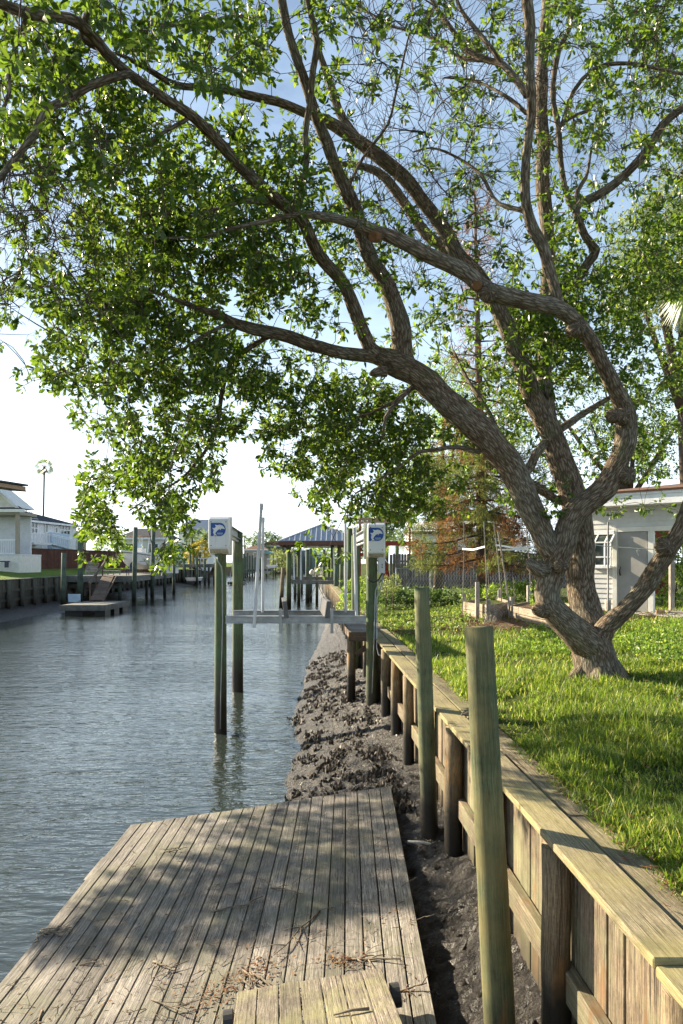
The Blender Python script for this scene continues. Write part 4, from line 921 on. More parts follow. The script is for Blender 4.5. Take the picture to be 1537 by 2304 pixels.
# half dead conifer with rusty boughs behind the beds
CD = 24.0; cb = Vector((X(1088, CD), CD, gz(X(1088, CD), CD)))
con = thing('conifer', 'half dead conifer with rusty brown needles and a thin bare top', 'tree', cb)
ctop = P(1068, 425, CD); mb = MB(); mb.tube(lerp_pts(cb, ctop, 14), [.24 - .0165 * i for i in range(14)], 10, lump=.08); RC = []; RDd = []; GC = []; GD_ = []
hgt_ = ctop.z - cb.z; z_ = 1.5
while z_ < hgt_ - .2:
    f_ = z_ / hgt_; nb_ = 6 if f_ < .45 else 5; len_ = (2.75 * (1 - f_) + .62) * (1 if f_ < .35 else .78); a0 = U(0, 6.28)
    for k in range(nb_):
        if f_ > .42 and random.random() < .2: continue
        a_ = a0 + 6.283 * k / nb_ + U(-.3, .3); ln = len_ * U(.7, 1.1); pr = cb.lerp(ctop, f_); d_ = Vector((math.cos(a_), math.sin(a_), .28 if f_ > .5 else -.08)); pts = [pr]
        for s_ in range(7): d_ = (d_ + Vector((U(-.06, .06), U(-.06, .06), -.05 if s_ < 3 else .085))).normalized(); pts.append(pts[-1] + d_ * ln / 7)
        mb.tube(pts, [.046 * (1 - f_ * .3) * (1 - .12 * i) for i in range(8)], 5)
        dens = 1.0 if f_ < .37 else (.45 if f_ < .62 else .28)
        for s_ in range(1, 8):
            nt = 3 if f_ < .37 else 1
            for _ in range(nt * 2):
                if random.random() > dens * (.4 + .6 * s_ / 7): continue
                c_ = pts[s_] + Vector((random.gauss(0, .13), random.gauss(0, .13), random.gauss(0, .08))); gr = mnoise.noise(c_ * .55) > .06 and f_ < .55
                (GC if gr else RC).append(c_[:]); (GD_ if gr else RDd).append(((pts[s_] - pts[s_ - 1]).normalized())[:])
    z_ += .42 if f_ < .4 else .5
mb.build('trunk', M['farbark'], con, smooth=True)
for nm, C_, D_, mt in (('dead_foliage', RC, RDd, 'rust'), ('green_foliage', GC, GD_, 'needle')):
    lf, tw = sprays(np.array(C_), np.array(D_), 2, 15, .26, .20, .09, .12, .7, .003); V_, Q_ = lf; quads(nm, V_, Q_, M[mt], con)

# dense pale tree at the right, beyond the big tree
leafy('tree', 'dense olive green tree at the right edge behind the big branches', 'tree', (X(1560, 21), 21, 2.4),
      [lob(1470, 560, 20, 90, 120), lob(1420, 640, 21, 70, 70), lob(1530, 480, 20, 70, 90), lob(1590, 640, 20, 120, 160), lob(1480, 690, 20, 70, 50), lob(1620, 400, 20.5, 120, 130)], 2300, .085, M['oliveleaf'], .22, blen=.30, per=6)
leafy('tree', 'dark green tree showing between the forked trunks', 'tree', (X(1440, 27), 27, 2.4),
      [lob(1430, 960, 26, 90, 80), lob(1500, 1010, 26, 70, 60), lob(1330, 990, 26.5, 60, 70), lob(1360, 900, 26.5, 60, 60), lob(1210, 900, 27, 70, 80), lob(1560, 920, 26, 70, 80)], 950, .11, M['darkleaf'], .2, blen=.4)
leafy('tree', 'fresh green tree behind the leaning trunk and left of the dead conifer', 'tree', (X(985, 29), 29, 2.3),
      [lob(1000, 1010, 28, 60, 60), lob(960, 1070, 28, 45, 45), lob(1040, 930, 28.5, 60, 60), lob(1010, 1110, 28, 50, 30), lob(1130, 960, 28.5, 50, 70), lob(930, 1120, 28, 30, 25), lob(900, 1090, 28, 26, 40), lob(1000, 850, 28.5, 50, 50)], 1500, .11, M['brightleaf'], .18, blen=.4)
leafy('shrub', 'vine covered bush filling the gap right of the grey door', 'shrub', (X(1525, 19.2), 19.2, 2.4), [lob(1520, 1290, 19.2, 28, 60), lob(1545, 1240, 19.5, 40, 70), lob(1490, 1300, 20.5, 16, 35), lob(1470, 1215, 21.2, 10, 30)], 330, .10, M['brightleaf'], None, blen=.25)
# hanging fan palm at the right edge
fp = thing('fan_palm', 'fan palm with long thin drooping leaf segments at the right edge', 'palm', (X(1640, 13), 13, 2.4))
ptop = P(1600, 590, 13); MB().tube([Vector((X(1640, 13), 13, 2.3)), P(1630, 900, 13), ptop], [.16, .14, .13], 12, lump=.1).build('trunk', M['farbark'], fp, smooth=True)
mb = MB(); pe = MB()
for (dx, dy, dz, sz) in ((-.55, -.2, -.8, .95), (-.25, -.5, -.9, .95), (-.85, .1, -.35, .9), (-.3, .6, -.6, .9), (.5, .2, .3, .9), (.1, -.4, .9, .9), (-.7, -.2, .6, .9), (.8, -.3, -.2, .9)):
    d_ = Vector((dx, dy, dz)).normalized(); c_ = ptop + d_ * .55 + Vector((0, 0, .1)); pe.tube([ptop, c_], [.02, .012], 5); fan(mb, c_, d_, sz, 34, 2.5, .15, U(.6, 1.4))
mb.build('frond', M['palm'], fp); pe.build('leaf_stalk', M['farbark'], fp)

# weeds and shrubs on the right bank
def cover(name, label, regions, n, hmax, ll, mat='cover'):
    C = []; D = []
    for _ in range(n):
        u0, u1, v0, v1, w = random.choices(regions, [r[4] for r in regions])[0]
        u, v = U(u0, u1), U(v0, v1)
        p = G(u, v, 2.2); zz = gz(p.x, p.y); p = G(u, v, zz)
        if mnoise.noise(Vector((p.x * 1.3, p.y * 1.0, 1))) < -.22: continue
        C.append((p.x, p.y, zz + U(.01, hmax))); D.append((U(-.3, .3), U(-.3, .3), 1))
    C = np.array(C); D = norm(np.array(D)); lf, tw = sprays(C, D, 2, 3, ll * 1.6, ll, .6, -.1, .9)
    V_, Q_ = cat([lf, tw]); tag(quads(name, V_, Q_, M[mat]), label, 'ground cover', kind='stuff')
cover('ground_cover', 'low leafy weeds around the tree foot and along the lawn', [(1385, 1600, 1432, 1502, 4), (1130, 1320, 1440, 1480, 2), (850, 1050, 1340, 1420, 5), (1040, 1110, 1340, 1400, 1), (1180, 1560, 1405, 1440, 2), (850, 1040, 1322, 1345, 2)], 2700, .10, .05)
leafy('shrub', 'dark low hedge in front of the picket fence beside the wall', 'shrub', (X(890, 24), 24, 2.1), [lob(870, 1338, 24, 34, 12), lob(915, 1340, 24, 34, 10), lob(960, 1338, 24.2, 30, 8), lob(1005, 1342, 24, 28, 7)], 430, .09, M['darkleaf'], None, blen=.2)
leafy('shrub', 'pale tufted bush at the left end of the chain link fence', 'shrub', (X(885, 22.5), 22.5, 2.1), [lob(885, 1312, 22.5, 12, 12), lob(868, 1322, 22, 10, 12)], 90, .09, M['oliveleaf'], None, blen=.22, wfac=.3)
leafy('shrub', 'bright green weeds growing on the wall top beside the lift', 'shrub', (X(795, 22), 22, 2.1), [lob(790, 1340, 22, 18, 30), lob(812, 1322, 22, 12, 24), lob(775, 1362, 21, 10, 16), lob(825, 1345, 21, 10, 22)], 320, .09, M['brightleaf'], None, blen=.2, wfac=.3)
leafy('shrub', 'small bright plant growing between the raised beds', 'shrub', (X(1100, 20.5), 20.5, 2.2), [lob(1102, 1335, 20.5, 10, 14), lob(1206, 1345, 17, 7, 14)], 70, .07, M['brightleaf'], None, blen=.15)
leafy('shrub', 'rust and green undergrowth behind the raised beds', 'shrub', (X(1165, 22), 22, 2.2), [lob(1150, 1328, 22, 30, 12), lob(1195, 1330, 22, 24, 14), lob(1095, 1332, 22.5, 22, 10), lob(1060, 1338, 22.5, 16, 8)], 260, .09, M['cover'], None, blen=.22)

# grass blades on the near lawn
def blades(pos, hts, wd):
    n = len(pos); a_ = RNG.uniform(0, 2 * np.pi, n); dr = np.stack([np.cos(a_), np.sin(a_), np.zeros(n)], 1); sd = np.stack([-np.sin(a_), np.cos(a_), np.zeros(n)], 1); ln = RNG.uniform(.1, .95, (n, 1)); V = np.empty((n, 4, 2, 3)); h = hts[:, None]
    for k, (t, w) in enumerate(((0, 1), (.4, .9), (.75, .6), (1, .12))):
        c = pos + np.array([0, 0, 1.]) * h * t * (1 - .35 * ln * t) + dr * h * ln * t * t; V[:, k, 0] = c + sd * wd[:, None] * w * .5; V[:, k, 1] = c - sd * wd[:, None] * w * .5
    q = np.array([[2 * k, 2 * k + 1, 2 * k + 3, 2 * k + 2] for k in range(3)]); return V.reshape(-1, 3), ((np.arange(n) * 8)[:, None, None] + q[None]).reshape(-1, 4)
def lawn(n, y0, y1, dens_pow, h0, h1, w0, w1, far=False):
    out = []
    while len(out) < n:
        y = y0 + (y1 - y0) * random.random() ** dens_pow; x = U(1.80 - TAN * y, y * .54 + .35)
        if x < 1.80 - TAN * y: continue
        la = x + TAN * y
        if la < 1.93 + .06 * mnoise.noise(Vector((y * 1.7, 0, 5))) and random.random() > .3: continue
        q = mnoise.noise(Vector((x * .9, y * .9, 2)))
        if q < -.22 and random.random() < .75: continue
        q = q * .6 + .6 * mnoise.noise(Vector((x * 3.1, y * 3.1, 4)))
        if q < -.3 and random.random() < .5: continue
        e = math.hypot((x - 4.6) * .24, (y - 17.2) * .36)
        if e < 1.0 and random.random() < .9: continue
        out.append((x, y, gz(x, y) - .005, q))
    A = np.array(out); hh = RNG.uniform(h0, h1, n) * np.clip(1 + 1.3 * A[:, 3], .35, 1.8) * np.where(RNG.random(n) < .06, 1.6, 1.0); return blades(A[:, :3], hh, RNG.uniform(w0, w1, n))
V_, Q_ = cat([lawn(60000, 2.5, 7.0, 1.0, .05, .12, .006, .011), lawn(52000, 6.0, 13, 1.0, .05, .13, .008, .013), lawn(20000, 12, 22, 1.1, .05, .13, .010, .016)])
tag(quads('lawn_grass', V_, Q_, M['grass']), 'uneven green lawn grass above the timber wall', 'grass', kind='stuff')
mb = MB()
for _ in range(1500):
    a_ = U(0, 6.28); r_ = math.sqrt(random.random()); x, y = 4.6 + math.cos(a_) * r_ * 4.2, 17.2 + math.sin(a_) * r_ * 2.8; z = gz(x, y) + U(.005, .03); t = U(0, 6.28); l_ = U(.05, .2); mb.bar((x, y, z), (x + math.cos(t) * l_, y + math.sin(t) * l_, z + U(0, .03)), .010, .008)
tag(mb.build('pine_litter', M['litter']), 'brown needles and sticks on the bare soil by the beds', 'litter', kind='stuff')
mb = MB()
for _ in range(60):
    p = G(1110 + random.gauss(0, 9), 1398 + random.gauss(0, 3), 2.2); h_ = U(.2, .5); mb.tube([p, p + Vector((U(-.1, .1), 0, h_ * .6)), p + Vector((U(-.25, .25), U(-.1, .1), h_))], [.006, .005, .003], 4)
tag(mb.build('dry_weeds', M['stake']), 'dry straw coloured weeds beside the raised bed', 'weeds', kind='stuff')

mb = MB()
for _ in range(420):
    y = 2.8 + 12 * random.random() ** 1.3; x = U(1.95 - TAN * y, y * .5 + .2); c_ = Vector((x, y, gz(x, y) + U(.03, .09))); a_ = U(0, 6.28); d_ = Vector((math.cos(a_), math.sin(a_), U(-.3, .3))).normalized(); s_ = Vector((-d_.y, d_.x, U(-.4, .4))); l_ = U(.018, .035)
    mb.add([c_ - d_ * l_, c_ + s_ * l_ * .45, c_ + d_ * l_, c_ - s_ * l_ * .45], [(0, 1, 2, 3)], [[(0, 0)] * 4])
tag(mb.build('fallen_leaves', M['litter']), 'brown fallen leaves scattered through the lawn grass', 'leaves', kind='stuff')

# ================================================================== right bank: beds, stakes, fences, garage
def gp(u, d): x = X(u, d); return Vector((x, d, gz(x, d)))
def raised_bed(label, cs, h, posts, group='raised garden beds'):
    t = thing('raised_bed', label, 'garden bed', cs[0], group)
    for i in range(len(cs)):
        a, c = cs[i], cs[(i + 1) % len(cs)]; m1 = MB(); dr = (c - a); nv = Vector((-dr.y, dr.x, 0)).normalized() * .04; nb = 2
        for k in range(nb): m1.hexa(a + Vector((0, 0, k * h / nb + .004 - .04)), dr + Vector((0, 0, U(-.01, .01))), nv, Vector((0, 0, h / nb - .008)))
        m1.build('side_board', M['bed'], t, bevel=.006)
    for p, ph in posts: MB().box(p.x - .05, p.x + .05, p.y - .05, p.y + .05, p.z - .05, p.z + ph).build('post', M['stake'], t, bevel=.006)
    ctr = sum(cs, Vector()) / len(cs); MB().add([c.lerp(ctr, .03) + Vector((0, 0, h * .72)) for c in cs], [tuple(range(len(cs)))], [[(0, 0)] * len(cs)]).build('soil_fill', M['soil'], t)
A1, A2, A3, A4 = gp(1041, 19.6), gp(1098, 17.7), gp(1152, 18.3), gp(1110, 21)
raised_bed('left raised bed of weathered boards with a tall corner post', [A1, A2, A3, A4], .42, [(gp(1074, 18.1), .98), (gp(1099, 17.65), .52), (gp(1124, 20.2), .62), (gp(1045, 20.0), .6), (gp(1152, 18.25), .5)])
B1, B2, B3, B4 = gp(1144, 17.9), gp(1262, 14.4), gp(1335, 15.5), gp(1215, 19.2)
raised_bed('long pale raised bed running behind the big tree trunk', [B1, B2, B3, B4], .36, [(gp(1190, 18.6), .75), (gp(1148, 17.8), .45), (gp(1270, 14.5), .42)])
def stake(label, ub, vb, ut, vt, d, r=.014):
    a, c = P(ub, vb, d), P(ut, vt, d - .1); a.z = min(a.z, gz(a.x, a.y)); tag(MB().tube([a, (a + c) / 2 + Vector((.02, 0, 0)), c], r, 6).build('garden_stake', M['stake'], None, origin=a), label, 'stake', 'stakes of the bean frames')
stake('leftmost tall thin stake of the bean frame', 1040, 1385, 1044, 1174, 19.4); stake('thicker tall stake at the front bed corner', 1096, 1398, 1089, 1173, 17.6)
stake('slanting stake with the upper slat end tied on', 1131, 1365, 1112, 1179, 18.9); stake('grey slanting pole leaning over the long bed', 1149, 1385, 1121, 1196, 17.7, .022)
stake('rightmost stake just left of the leaning trunk', 1197, 1372, 1184, 1184, 18.6); stake('short thin stake in the bed middle', 1157, 1345, 1155, 1300, 19.0, .010); stake('short stake behind the left bed', 1060, 1345, 1059, 1298, 20.4, .010); stake('thin white stake right of the front bed corner', 1099, 1345, 1098, 1276, 20.4, .012)
def slat(label, u0, v0, u1, v1, d0, d1, sag):
    a, c = P(u0, v0, d0), P(u1, v1, d1); m = (a + c) / 2 - Vector((0, 0, sag)); tag(MB().bar(a, m, .02, .045).bar(m, c, .02, .045).build('frame_slat', M['white'], None, origin=a), label, 'slat', 'slats of the bean frames')
slat('short white slat tied across the two left stakes', 1041, 1235, 1091, 1230, 19.2, 17.7, .05); slat('upper white slat across the right pair of stakes', 1115, 1226, 1202, 1231, 18.6, 18.3, .05); slat('lower thin white slat across the right pair of stakes', 1121, 1237, 1189, 1236, 18.4, 18.4, .0)

# chain link fence
CLD = 25.0; cl_t = thing('chain_link_fence', 'low galvanised chain link fence in front of the wooden fence', 'fence', gp(1060, CLD))
xa, xb = X(890, CLD), X(1330, CLD); z0, z1 = 2.22, Z(1279, CLD); m1 = MB(); st = .105; hh_ = z1 - z0; x = xa - hh_
while x < xb:
    for sg in (1, -1):
        p, q = (x, z0), (x + hh_ * .62, z1)
        if sg < 0: p, q = (x, z1), (x + hh_ * .62, z0)
        if p[0] >= xa and q[0] <= xb: m1.bar((p[0], CLD + sg * .004, p[1]), (q[0], CLD + sg * .004, q[1]), .0055, .0055)
    x += st
m1.build('wire_mesh', M['metal'], cl_t)
for u in (892, 969, 1098, 1235, 1325): MB().tube([Vector((X(u, CLD), CLD, 2.1)), Vector((X(u, CLD), CLD, z1 + .03))], .03, 8).build('post', M['metal'], cl_t)
MB().tube([Vector((xa, CLD, z1)), Vector((xb, CLD, z1))], .016, 6).build('top_rail', M['metal'], cl_t)
MB().tube([Vector((X(1203, CLD), CLD - .05, z1 + .05)), P(1195, 1335, 24.4)], .04, 6).build('brace', M['stake'], cl_t)
# grey dog-eared picket fence
FD = 36.0; ft = thing('picket_fence', 'grey dog eared wooden fence behind the chain link', 'fence', gp(1000, FD)); x = X(884, FD); m1 = MB(); xe = X(1330, FD); k = 0
while x < xe:
    w = .135; h = Z(1246 + U(-1.0, 1.0), FD); m1.prism([(x, FD, 2.2), (x + w, FD, 2.2), (x + w, FD, h - .05), (x + w - .035, FD, h), (x + .035, FD, h), (x, FD, h - .05)], (0, .022, 0)); x += w + .012
m1.build('picket', M['greyfence'], ft)['kind'] = 'stuff'
m1 = MB().bar((X(884, FD), FD + .05, 2.7), (xe, FD + .05, 2.7), .05, .09).bar((X(884, FD), FD + .05, 3.75), (xe, FD + .05, 3.75), .05, .09); m1.build('rail', M['greyfence'], ft)
MB().box(X(880, FD) - .07, X(880, FD) + .07, FD - .05, FD + .09, 2.1, 4.1).build('post', M['greyfence'], ft)

# white shed with a corrugated roof beyond the fence
SD = 48.0; sh = thing('shed', 'white boarded shed with a corrugated metal roof behind the grey fence', 'shed', (X(1000, SD), SD, 2.3))
x0, x1 = X(927, SD), X(1160, SD); zt_, zr = Z(1197, SD), Z(1170, SD); m1 = MB(); z = 2.3
while z < zt_: m1.hexa((x0, SD - .02, z), (x1 - x0, 0, 0), (0, .05, 0), (0, -.03, .0)) if False else m1.add([(x0, SD - .035, z), (x1, SD - .035, z), (x1, SD, z + .29), (x0, SD, z + .29), (x0, SD, z), (x1, SD, z)], [(0, 1, 2, 3), (4, 5, 1, 0)], [[(0, 0)] * 4] * 2); z += .29
m1.add([(x0, SD, 2.3), (x0, SD + 5, 2.3), (x0, SD + 5, zt_), (x0, SD, zt_)], [(3, 2, 1, 0)], [[(0, 0)] * 4]); m1.build('wall', M['white'], sh)
m1 = MB().box(x0 + .004, x0 + .12, SD - .06, SD - .036, 2.3, zt_); m1.build('corner_trim', M['white'], sh)
m1 = MB(); n = 150
vs = [(x0 - .3 + (x1 - x0 + .6) * i / n, SD - .45 + 3 * j, zt_ + .02 + (zr - zt_) * j + .045 * (1 if i % 2 else -1)) for j in (0, 1) for i in range(n + 1)]
m1.add(vs, [(i, i + 1, n + 2 + i, n + 1 + i) for i in range(n)], [[(0, 0)] * 4] * n); m1.build('roof', M['metal'], sh)
MB().box(x0 - .3, x1 + .3, SD - .42, SD - .38, zt_ - .16, zt_ - .03).build('fascia', M['rustbrown'], sh)
MB().box(X(998, SD), X(1030, SD), SD - .08, SD - .04, Z(1240, SD), Z(1216, SD)).build('window', M['glass'], sh)
hs = thing('house', 'low brown gabled roof just showing over the shed roof', 'house', (X(1060, 62), 62, 2.3))
m1 = MB().prism([(X(985, 62), 60, 2.3), (X(1130, 62), 60, 2.3), (X(1130, 62), 60, Z(1166, 60)), (X(985, 62), 60, Z(1166, 60))], (0, 6, 0)); m1.build('wall', M['sand'], hs)
m1 = MB().prism([(X(978, 60), 59.6, Z(1166, 60)), (X(1140, 60), 59.6, Z(1166, 60)), (X(1040, 60), 59.6, Z(1143, 60))], (0, 7, 0)); m1.build('roof', M['brownroof'], hs)

# red timber deck with stairs and a thin beam roof, beside the wall
RDp = 42.0; rd = thing('red_deck', 'red painted timber stair deck with pale roof beams beside the picket fence', 'deck', (X(840, RDp), RDp, 2.1))
def rb(nm, mt, u0, v0, u1, v1, w, h, d=RDp, d2=None): MB().bar(P(u0, v0, d), P(u1, v1, d2 or d), w, h).build(nm, M[mt], rd)
rb('roof_beam', 'tan', 780, 1168, 925, 1169, .12, .16); rb('roof_beam', 'tan', 800, 1176, 935, 1172, .10, .14, 40); rb('deck_beam', 'redwood', 806, 1222, 930, 1223, .12, .28); rb('deck_beam', 'redwood', 806, 1248, 822, 1248, .12, .22)
for u in (810, 922): rb('post', 'redwood', u, 1310, u, 1170, .12, .12)
rb('stringer', 'redwood', 862, 1256, 876, 1305, .05, .22); rb('stringer', 'redwood', 852, 1258, 866, 1307, .05, .22, 41)
for k in range(6): MB().bar(P(853 + 2.6 * k, 1262 + 8 * k, 41), P(866 + 2.2 * k, 1262 + 8 * k, 42), .24, .04).build('tread', M['redwood'], rd)
rb('railing', 'white', 866, 1258, 872, 1266, .04, .05, 41.8); rb('railing', 'redwood', 806, 1240, 806, 1300, .06, .06, 41)
feather_palm('yellowing palm growing beside the red deck', (X(892, 45), 45, 2.2), 2.9, 2.0, 16)
leafy('tree', 'dark round tree top above the red deck', 'tree', (X(868, 75), 75, 2.2), [lob(868, 1152, 74, 34, 20), lob(845, 1165, 74, 26, 16), lob(900, 1160, 75, 22, 15), lob(880, 1185, 74, 40, 20)], 560, .28, M['darkleaf'], .25, blen=.7)

# garage
gA = Vector((X(1322, 18.3), 18.3, 0)); gDv = Vector((.74, -.67, 0)).normalized(); gN = Vector((-.67, -.74, 0)).normalized()
def gpt(u):           # distance along the garage wall line for an image column
    k = (u - UC) / F; return (k * gA.y - gA.x) / (gDv.x - k * gDv.y)
def gw(u, v, off=0):
    s_ = gpt(u); p = gA + gDv * s_; d = p.y; return p + gN * off + Vector((0, 0, Z(v, d)))
ga = thing('garage', 'white sided garage with brown shingle roof and a grey door at the right', 'garage', (gA.x + 1, gA.y - 1, 2.42))
GZ0 = 2.40; zE = gw(1400, 1141).z
def gslab(mb, s0, s1, z0, z1, o0, o1):
    p = gA + gDv * s0 + gN * o0; mb.hexa((p.x, p.y, z0), gDv * (s1 - s0), gN * (o1 - o0), Vector((0, 0, z1 - z0)))
sL, sD0, sD1, sEnd = -.15, gpt(1391), gpt(1456), gpt(1560)
def siding(mb, s0, s1, z0, z1):
    z = z0
    while z < z1 - .01:
        zt = min(z + .13, z1); a, c = gA + gDv * s0, gA + gDv * s1
        mb.add([(*(a + gN * .022).xy, z), (*(c + gN * .022).xy, z), (*(c + gN * .004).xy, zt), (*(a + gN * .004).xy, zt), (*a.xy, z), (*c.xy, z)], [(0, 1, 2, 3), (4, 5, 1, 0)], [[(0, 0)] * 4] * 2); z = zt
m1 = MB(); siding(m1, sL, sD0 - .04, GZ0 + .1, zE); zDt = gw(1420, 1196).z; siding(m1, sD0 - .04, sEnd, zDt + .12, zE)
gslab(m1, sL, sD0 - .05, GZ0 - .2, GZ0 + .1, -.2, .04); gslab(m1, sL, sD0 - .04, GZ0 + .1, zE, -.12, -.001); gslab(m1, sD0 - .04, sEnd, zDt + .12, zE, -.12, -.001); m1.build('wall', M['garagewhite'], ga)
m1 = MB(); gslab(m1, sD0 - .13, sD0 - .02, GZ0, zDt + .1, -.1, .05); gslab(m1, sD0 - .02, sEnd, zDt, zDt + .115, -.1, .045); gslab(m1, sD1 + .03, sD1 + .16, GZ0, zDt, -.1, .03); m1.build('door_frame', M['offwhite'], ga)
m1 = MB(); gslab(m1, sD0, sD1, GZ0 + .03, zDt - .01, -.05, -.005); dr = m1.build('door', M['greydoor'], ga)
m1 = MB().tube([gw(1396, 1276, .01), gw(1396, 1280, .06), gw(1396, 1290, .06), gw(1396, 1294, .01)], .018, 8); m1.build('handle', M['black'], dr, smooth=True)
m1 = MB(); gslab(m1, sL - .3, sEnd + 1, zE, zE + .24, .55, .60); gslab(m1, sL - .3, sEnd + 1, zE + .24, zE + .34, .56, .63); m1.build('fascia', M['white'], ga)
m1 = MB(); gslab(m1, sL - .3, sEnd + 1, zE + .002, zE + .03, -.1, .55); m1.build('soffit', M['white'], ga)
m1 = MB(); a_, c_ = gA + gDv * (sL - .35), gA + gDv * (sEnd + 1); bk = -gN * 4.4
zr0 = zE + .35; rr_ = [(a_ + gN * .66, zr0), (c_ + gN * .66, zr0), (c_ + bk, zr0 + .62), (a_ + bk + gDv * 1.6, zr0 + .62)]
vv = [Vector((p.x, p.y, z)) for p, z in rr_]; ln = (vv[1] - vv[0]).length; wd_ = (vv[3] - vv[0]).length
m1.add(vv + [v_ - Vector((0, 0, .05)) for v_ in vv], [(0, 1, 2, 3), (7, 6, 5, 4), (0, 4, 5, 1)], [[(0, 0), (ln, 0), (ln, wd_), (1.6, wd_)], [(0, 0)] * 4, [(0, 0)] * 4])
e_ = a_ + bk * 2 ; m1.add([vv[0], vv[3], Vector((e_.x, e_.y, zr0))], [(0, 1, 2)], [[(0, 0), (wd_, 1), (2 * wd_, 0)]]); m1.build('roof', M['brownroof'], ga)
# greenhouse style bay window left of the door
wz0, wz1, wzm = gw(1360, 1274).z, gw(1360, 1203).z, gw(1360, 1221).z; s0, s1 = gpt(1333), gpt(1384)
wi = MB(); gslab(wi, s0, s1, wz0 - .05, wz0, .02, .34); gslab(wi, s0, s1, wz1, wz1 + .10, .005, .07)
def gq(s_, z, o_): p = gA + gDv * s_ + gN * o_; return Vector((p.x, p.y, z))
for s_ in (s0, (s0 + s1) / 2 - .12, (s0 + s1) / 2 + .15, s1): wi.bar(gq(s_, wz0, .30), gq(s_, wzm, .30), .035, .035).bar(gq(s_, wzm, .30), gq(s_, wz1, .04), .035, .035)
for z in (wz0 + .02, wzm - .38, wzm): wi.bar(gq(s0, z, .305), gq(s1, z, .305), .03, .035)
wo_ = wi.build('window', M['white'], ga)
m1 = MB().add([gq(s0, wz0, .295), gq(s1, wz0, .295), gq(s1, wzm, .295), gq(s0, wzm, .295), gq(s1, wz1, .03), gq(s0, wz1, .03)], [(0, 1, 2, 3), (3, 2, 4, 5)], [[(0, 0)] * 4] * 2); m1.build('pane', M['glass'], wo_)
m1 = MB().bar(gq(gpt(1457) + .25, GZ0, -1.1), gq(gpt(1457) + .25, zE, -1.1), .11, .11); m1.build('post', M['stake'], ga)
m1 = MB(); 
pv = [gw(1432, 1386), gw(1560, 1397)]; pa, pb = gp(1425, 16.9), gp(1580, 15.4); q0 = gA + gDv * (sD0 - .3) + gN * .03; q1 = gA + gDv * 9 - gN * 3; q2 = gA + gDv * (sD1 + .1) - gN * 3
m1.prism([Vector((p.x, p.y, 2.30)) for p in (pa, pb, Vector((12, 14, 0)), q1, q2, gA + gDv * (sD1 + .1), q0)], (0, 0, .135)); o = m1.build('patio', M['concrete'], None); tag(o, kind='structure')
p = G(1486, 1381, 2.435); o = MB().hexa(p - Vector((.10, 0, 0)), (.20, -.03, 0), (.02, .10, 0), (0, 0, .085)).build('brick', M['brick'], None, bevel=.01, origin=p); tag(o, 'single tan brick lying on the concrete patio', 'brick')
p = gw(1376, 1378, .25); p.z = 2.35; o = MB().box(p.x - .06, p.x + .06, p.y - .06, p.y + .06, 2.35, p.z + .38).build('short_post', M['stake'], None, origin=p, bevel=.006); tag(o, 'short grey stump post at the foot of the garage wall', 'post')
a, m_, c = P(1296, 1221, 9.55), P(1420, 1233, 10.8), P(1620, 1243, 12.5); o = MB().tube([a, a.lerp(m_, .5) - Vector((0, 0, .01)), m_, m_.lerp(c, .5) - Vector((0, 0, .01)), c], .007, 5).tube([m_ + Vector((.1, 0, 0)), m_ + Vector((.09, 0, -.06)), m_ + Vector((.12, 0, -.12))], .005, 4).tube([m_ + Vector((.1, 0, 0)), m_ + Vector((.14, 0, -.05))], .005, 4).build('clothes_line', M['rope'], None, origin=a); tag(o, 'white line strung from the trunk across the grey door', 'rope')
pp_ = gw(1383, 1380, .45); tag(MB().bar((pp_.x, pp_.y, 2.35), (pp_.x, pp_.y, gw(1383, 1176).z), .035, .035).build('garden_stake', M['stake'], None, origin=pp_), 'tall thin post in front of the bay window', 'stake', 'stakes of the bean frames')
m1 = MB().box(9.6, 13, 27, 27.3, 2.3, 5.2); tag(m1.build('red_wall', M['redwood'], None, origin=(11, 27, 2.3)), 'red wall glimpsed through the garage opening', 'wall')

# ================================================================== boathouse and piles on the right side of the canal
BD = 51.0; bt = thing('boathouse', 'open boathouse with a blue grey ribbed metal hip roof on timber posts', 'boathouse', (X(715, BD), BD, 0))
xl, xr = X(627, BD), X(818, BD); ze = Z(1217, BD); yb = BD + 7.5; ap = Vector((X(722, BD), BD + 2.6, Z(1180, BD + 2.6))); ap2 = ap + Vector((-.1, 2.3, 0))
c4 = [Vector((xl, BD, ze)), Vector((xr, BD, ze)), Vector((xr - .35, yb, ze)), Vector((xl - .35, yb, ze))]
m1 = MB().add(c4 + [ap, ap2], [(0, 1, 4), (1, 2, 5, 4), (2, 3, 5), (3, 0, 4, 5)], [[(0, 0)] * 3, [(0, 0)] * 4, [(0, 0)] * 3, [(0, 0)] * 4])
rf = m1.build('roof', M['metalroof'], bt); m1 = MB(); w_ = xr - xl
for i in range(1, 16):
    x = xl + w_ * i / 16; t = (x - xl) / (ap.x - xl) if x < ap.x else (xr - x) / (xr - ap.x); p = Vector((x, BD, ze)); q = Vector((x, BD + (ap.y - BD) * t, ze + (ap.z - ze) * t)); m1.bar(p + Vector((0, -.01, .02)), q + Vector((0, -.01, .02)), .05, .06)
for a_, c_ in ((c4[0], ap), (c4[1], ap), (ap, ap2)): m1.bar(a_ + Vector((0, 0, .02)), c_ + Vector((0, 0, .04)), .12, .07)
m1.build('roof_rib', M['pvc'], rf)
for a_, c_ in zip(c4, c4[1:] + c4[:1]): MB().bar(a_ - Vector((0, 0, .17)), c_ - Vector((0, 0, .17)), .06, .30).build('fascia', M['rustbrown'], bt)
for (u, d, r) in ((650, 52.4, .19), (764, 52.4, .17), (672, 57.5, .15), (748, 57.5, .15)): MB().tube([Vector((X(u, d), d, -.5)), Vector((X(u, d), d, ze - .05))], r, 10).build('post', M['liftpile'], bt, smooth=True)
